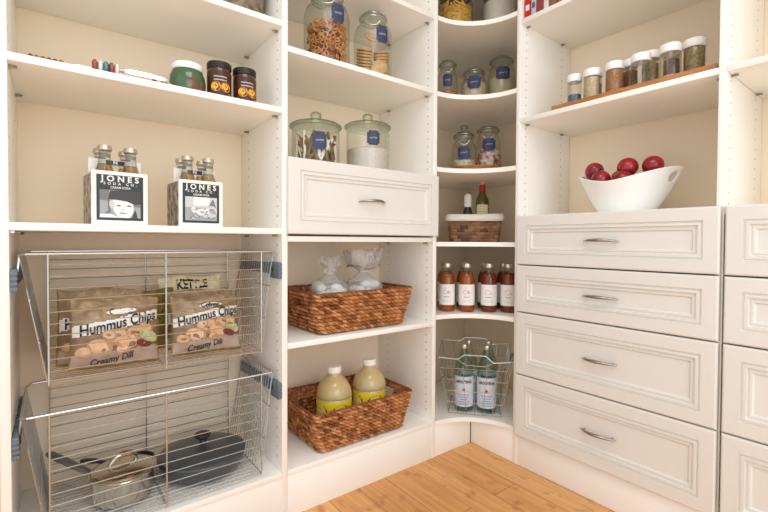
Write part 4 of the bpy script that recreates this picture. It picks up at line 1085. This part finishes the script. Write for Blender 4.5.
# plums
def plum(loc, r, label, first=None, rot=(0,0,0)):
    if first: o = dup(first, loc, label)
    else:
        o = MB().ball((0,0,0), .034, 28, 18, (1,1,.95), lambda d: 1-.10*max(0,d.z-.8)/.2*1.0-.02*max(0, 1-abs(d.x)*6)*(1 if d.y < 0 else 0)).build('plum', PLUM, None, sharp=0); o.location = loc; tag(o, label, 'plum', 'plums in the white bowl')
        st = MB().tube([(0,0,.028),(.001,.001,.036),(.004,.001,.042)], .0014, 6); st.build('stalk', STALK, o)
    s = r/.034; o.scale = (s,s,s); o.rotation_euler = rot; return o
BX, BY = .165, -.595
pl = plum((.150,-.478,1.192), .0345, 'dark red plum at the low left end of the bowl', None, (2.3,.3,0))
plum((.140,-.604,1.190), .0355, 'bright red plum on top of the heap', pl, (2.4,-.5,1))
plum((.165,-.678,1.190), .0345, 'purple-red plum at the right of the heap', pl, (2.2,.4,2))
plum((.100,-.528,1.150), .0345, 'red plum half hidden in the middle behind the rim', pl, (2.0,.2,3))
plum((.215,-.545,1.160), .035, 'plum at the back of the bowl behind the red one', pl, (2.0,.9,4))
plum((.094,-.608,1.140), .033, 'red plum just showing under the top plum', pl, (2.1,.1,5))
plum((.165,-.535,1.110), .035, 'plum buried at the left bottom of the bowl', pl, (0,0,1))
plum((.165,-.625,1.108), .035, 'plum buried at the right bottom of the bowl', pl, (0,1,1))

# ------------------------------------------------------------------ light and camera
W = bpy.data.worlds.new('World'); SC.world = W; W.use_nodes = True
DAY = (.935, 1.0, 1.06)                          # light balance of the room
W.node_tree.nodes['Background'].inputs[0].default_value = DAY+(1,); W.node_tree.nodes['Background'].inputs[1].default_value = 1.25
def area(name, loc, tgt, size, power, sy=None):
    l = bpy.data.lights.new(name, 'AREA'); l.energy = power; l.size = size; l.color = DAY
    if sy: l.shape = 'RECTANGLE'; l.size_y = sy
    o = bpy.data.objects.new(name, l); COL.objects.link(o); o.location = loc
    o.rotation_euler = (Vector(tgt)-Vector(loc)).to_track_quat('-Z','Y').to_euler()
    return o
area('ceiling_light', (-1.25,-1.2,2.46), (-1.25,-1.2,0), .9, 10)
area('added_front_light', (-1.25,-2.8,1.35), (-.75,.3,.95), 1.7, 18)  # added soft source facing the shelving, not a real window

cam = bpy.data.cameras.new('camera'); co = bpy.data.objects.new('camera', cam); COL.objects.link(co); SC.camera = co
cam.sensor_width = 36; cam.sensor_fit = 'HORIZONTAL'; cam.lens = 434.6055/768*36; cam.shift_y = -.00845; cam.clip_start = .02
a = PI/4+.1299; rx, ry = -.019, .0052
fw = Vector((cos(a), sin(a), 0)); rt = Vector((sin(a), -cos(a), 0)); up = Vector((0,0,1))
fw, up = fw*cos(rx)+up*sin(rx), up*cos(rx)-fw*sin(rx)
rt, up = rt*cos(ry)+up*sin(ry), up*cos(ry)-rt*sin(ry)
co.matrix_world = Matrix(((rt.x,up.x,-fw.x,-1.51986),(rt.y,up.y,-fw.y,-1.31867),(rt.z,up.z,-fw.z,.9185),(0,0,0,1)))
vs_ = SC.view_settings; vs_.view_transform = 'Standard'; vs_.look = 'None'; vs_.gamma = 1; vs_.exposure = 0; vs_.use_curve_mapping = False
SC.cycles.use_denoising = True; SC.cycles.transparent_max_bounces = 24; SC.cycles.max_bounces = 10; SC.cycles.diffuse_bounces = 6
SC.cycles.transmission_bounces = 8; SC.cycles.sample_clamp_indirect = 6; SC.cycles.caustics_reflective = False; SC.cycles.caustics_refractive = False
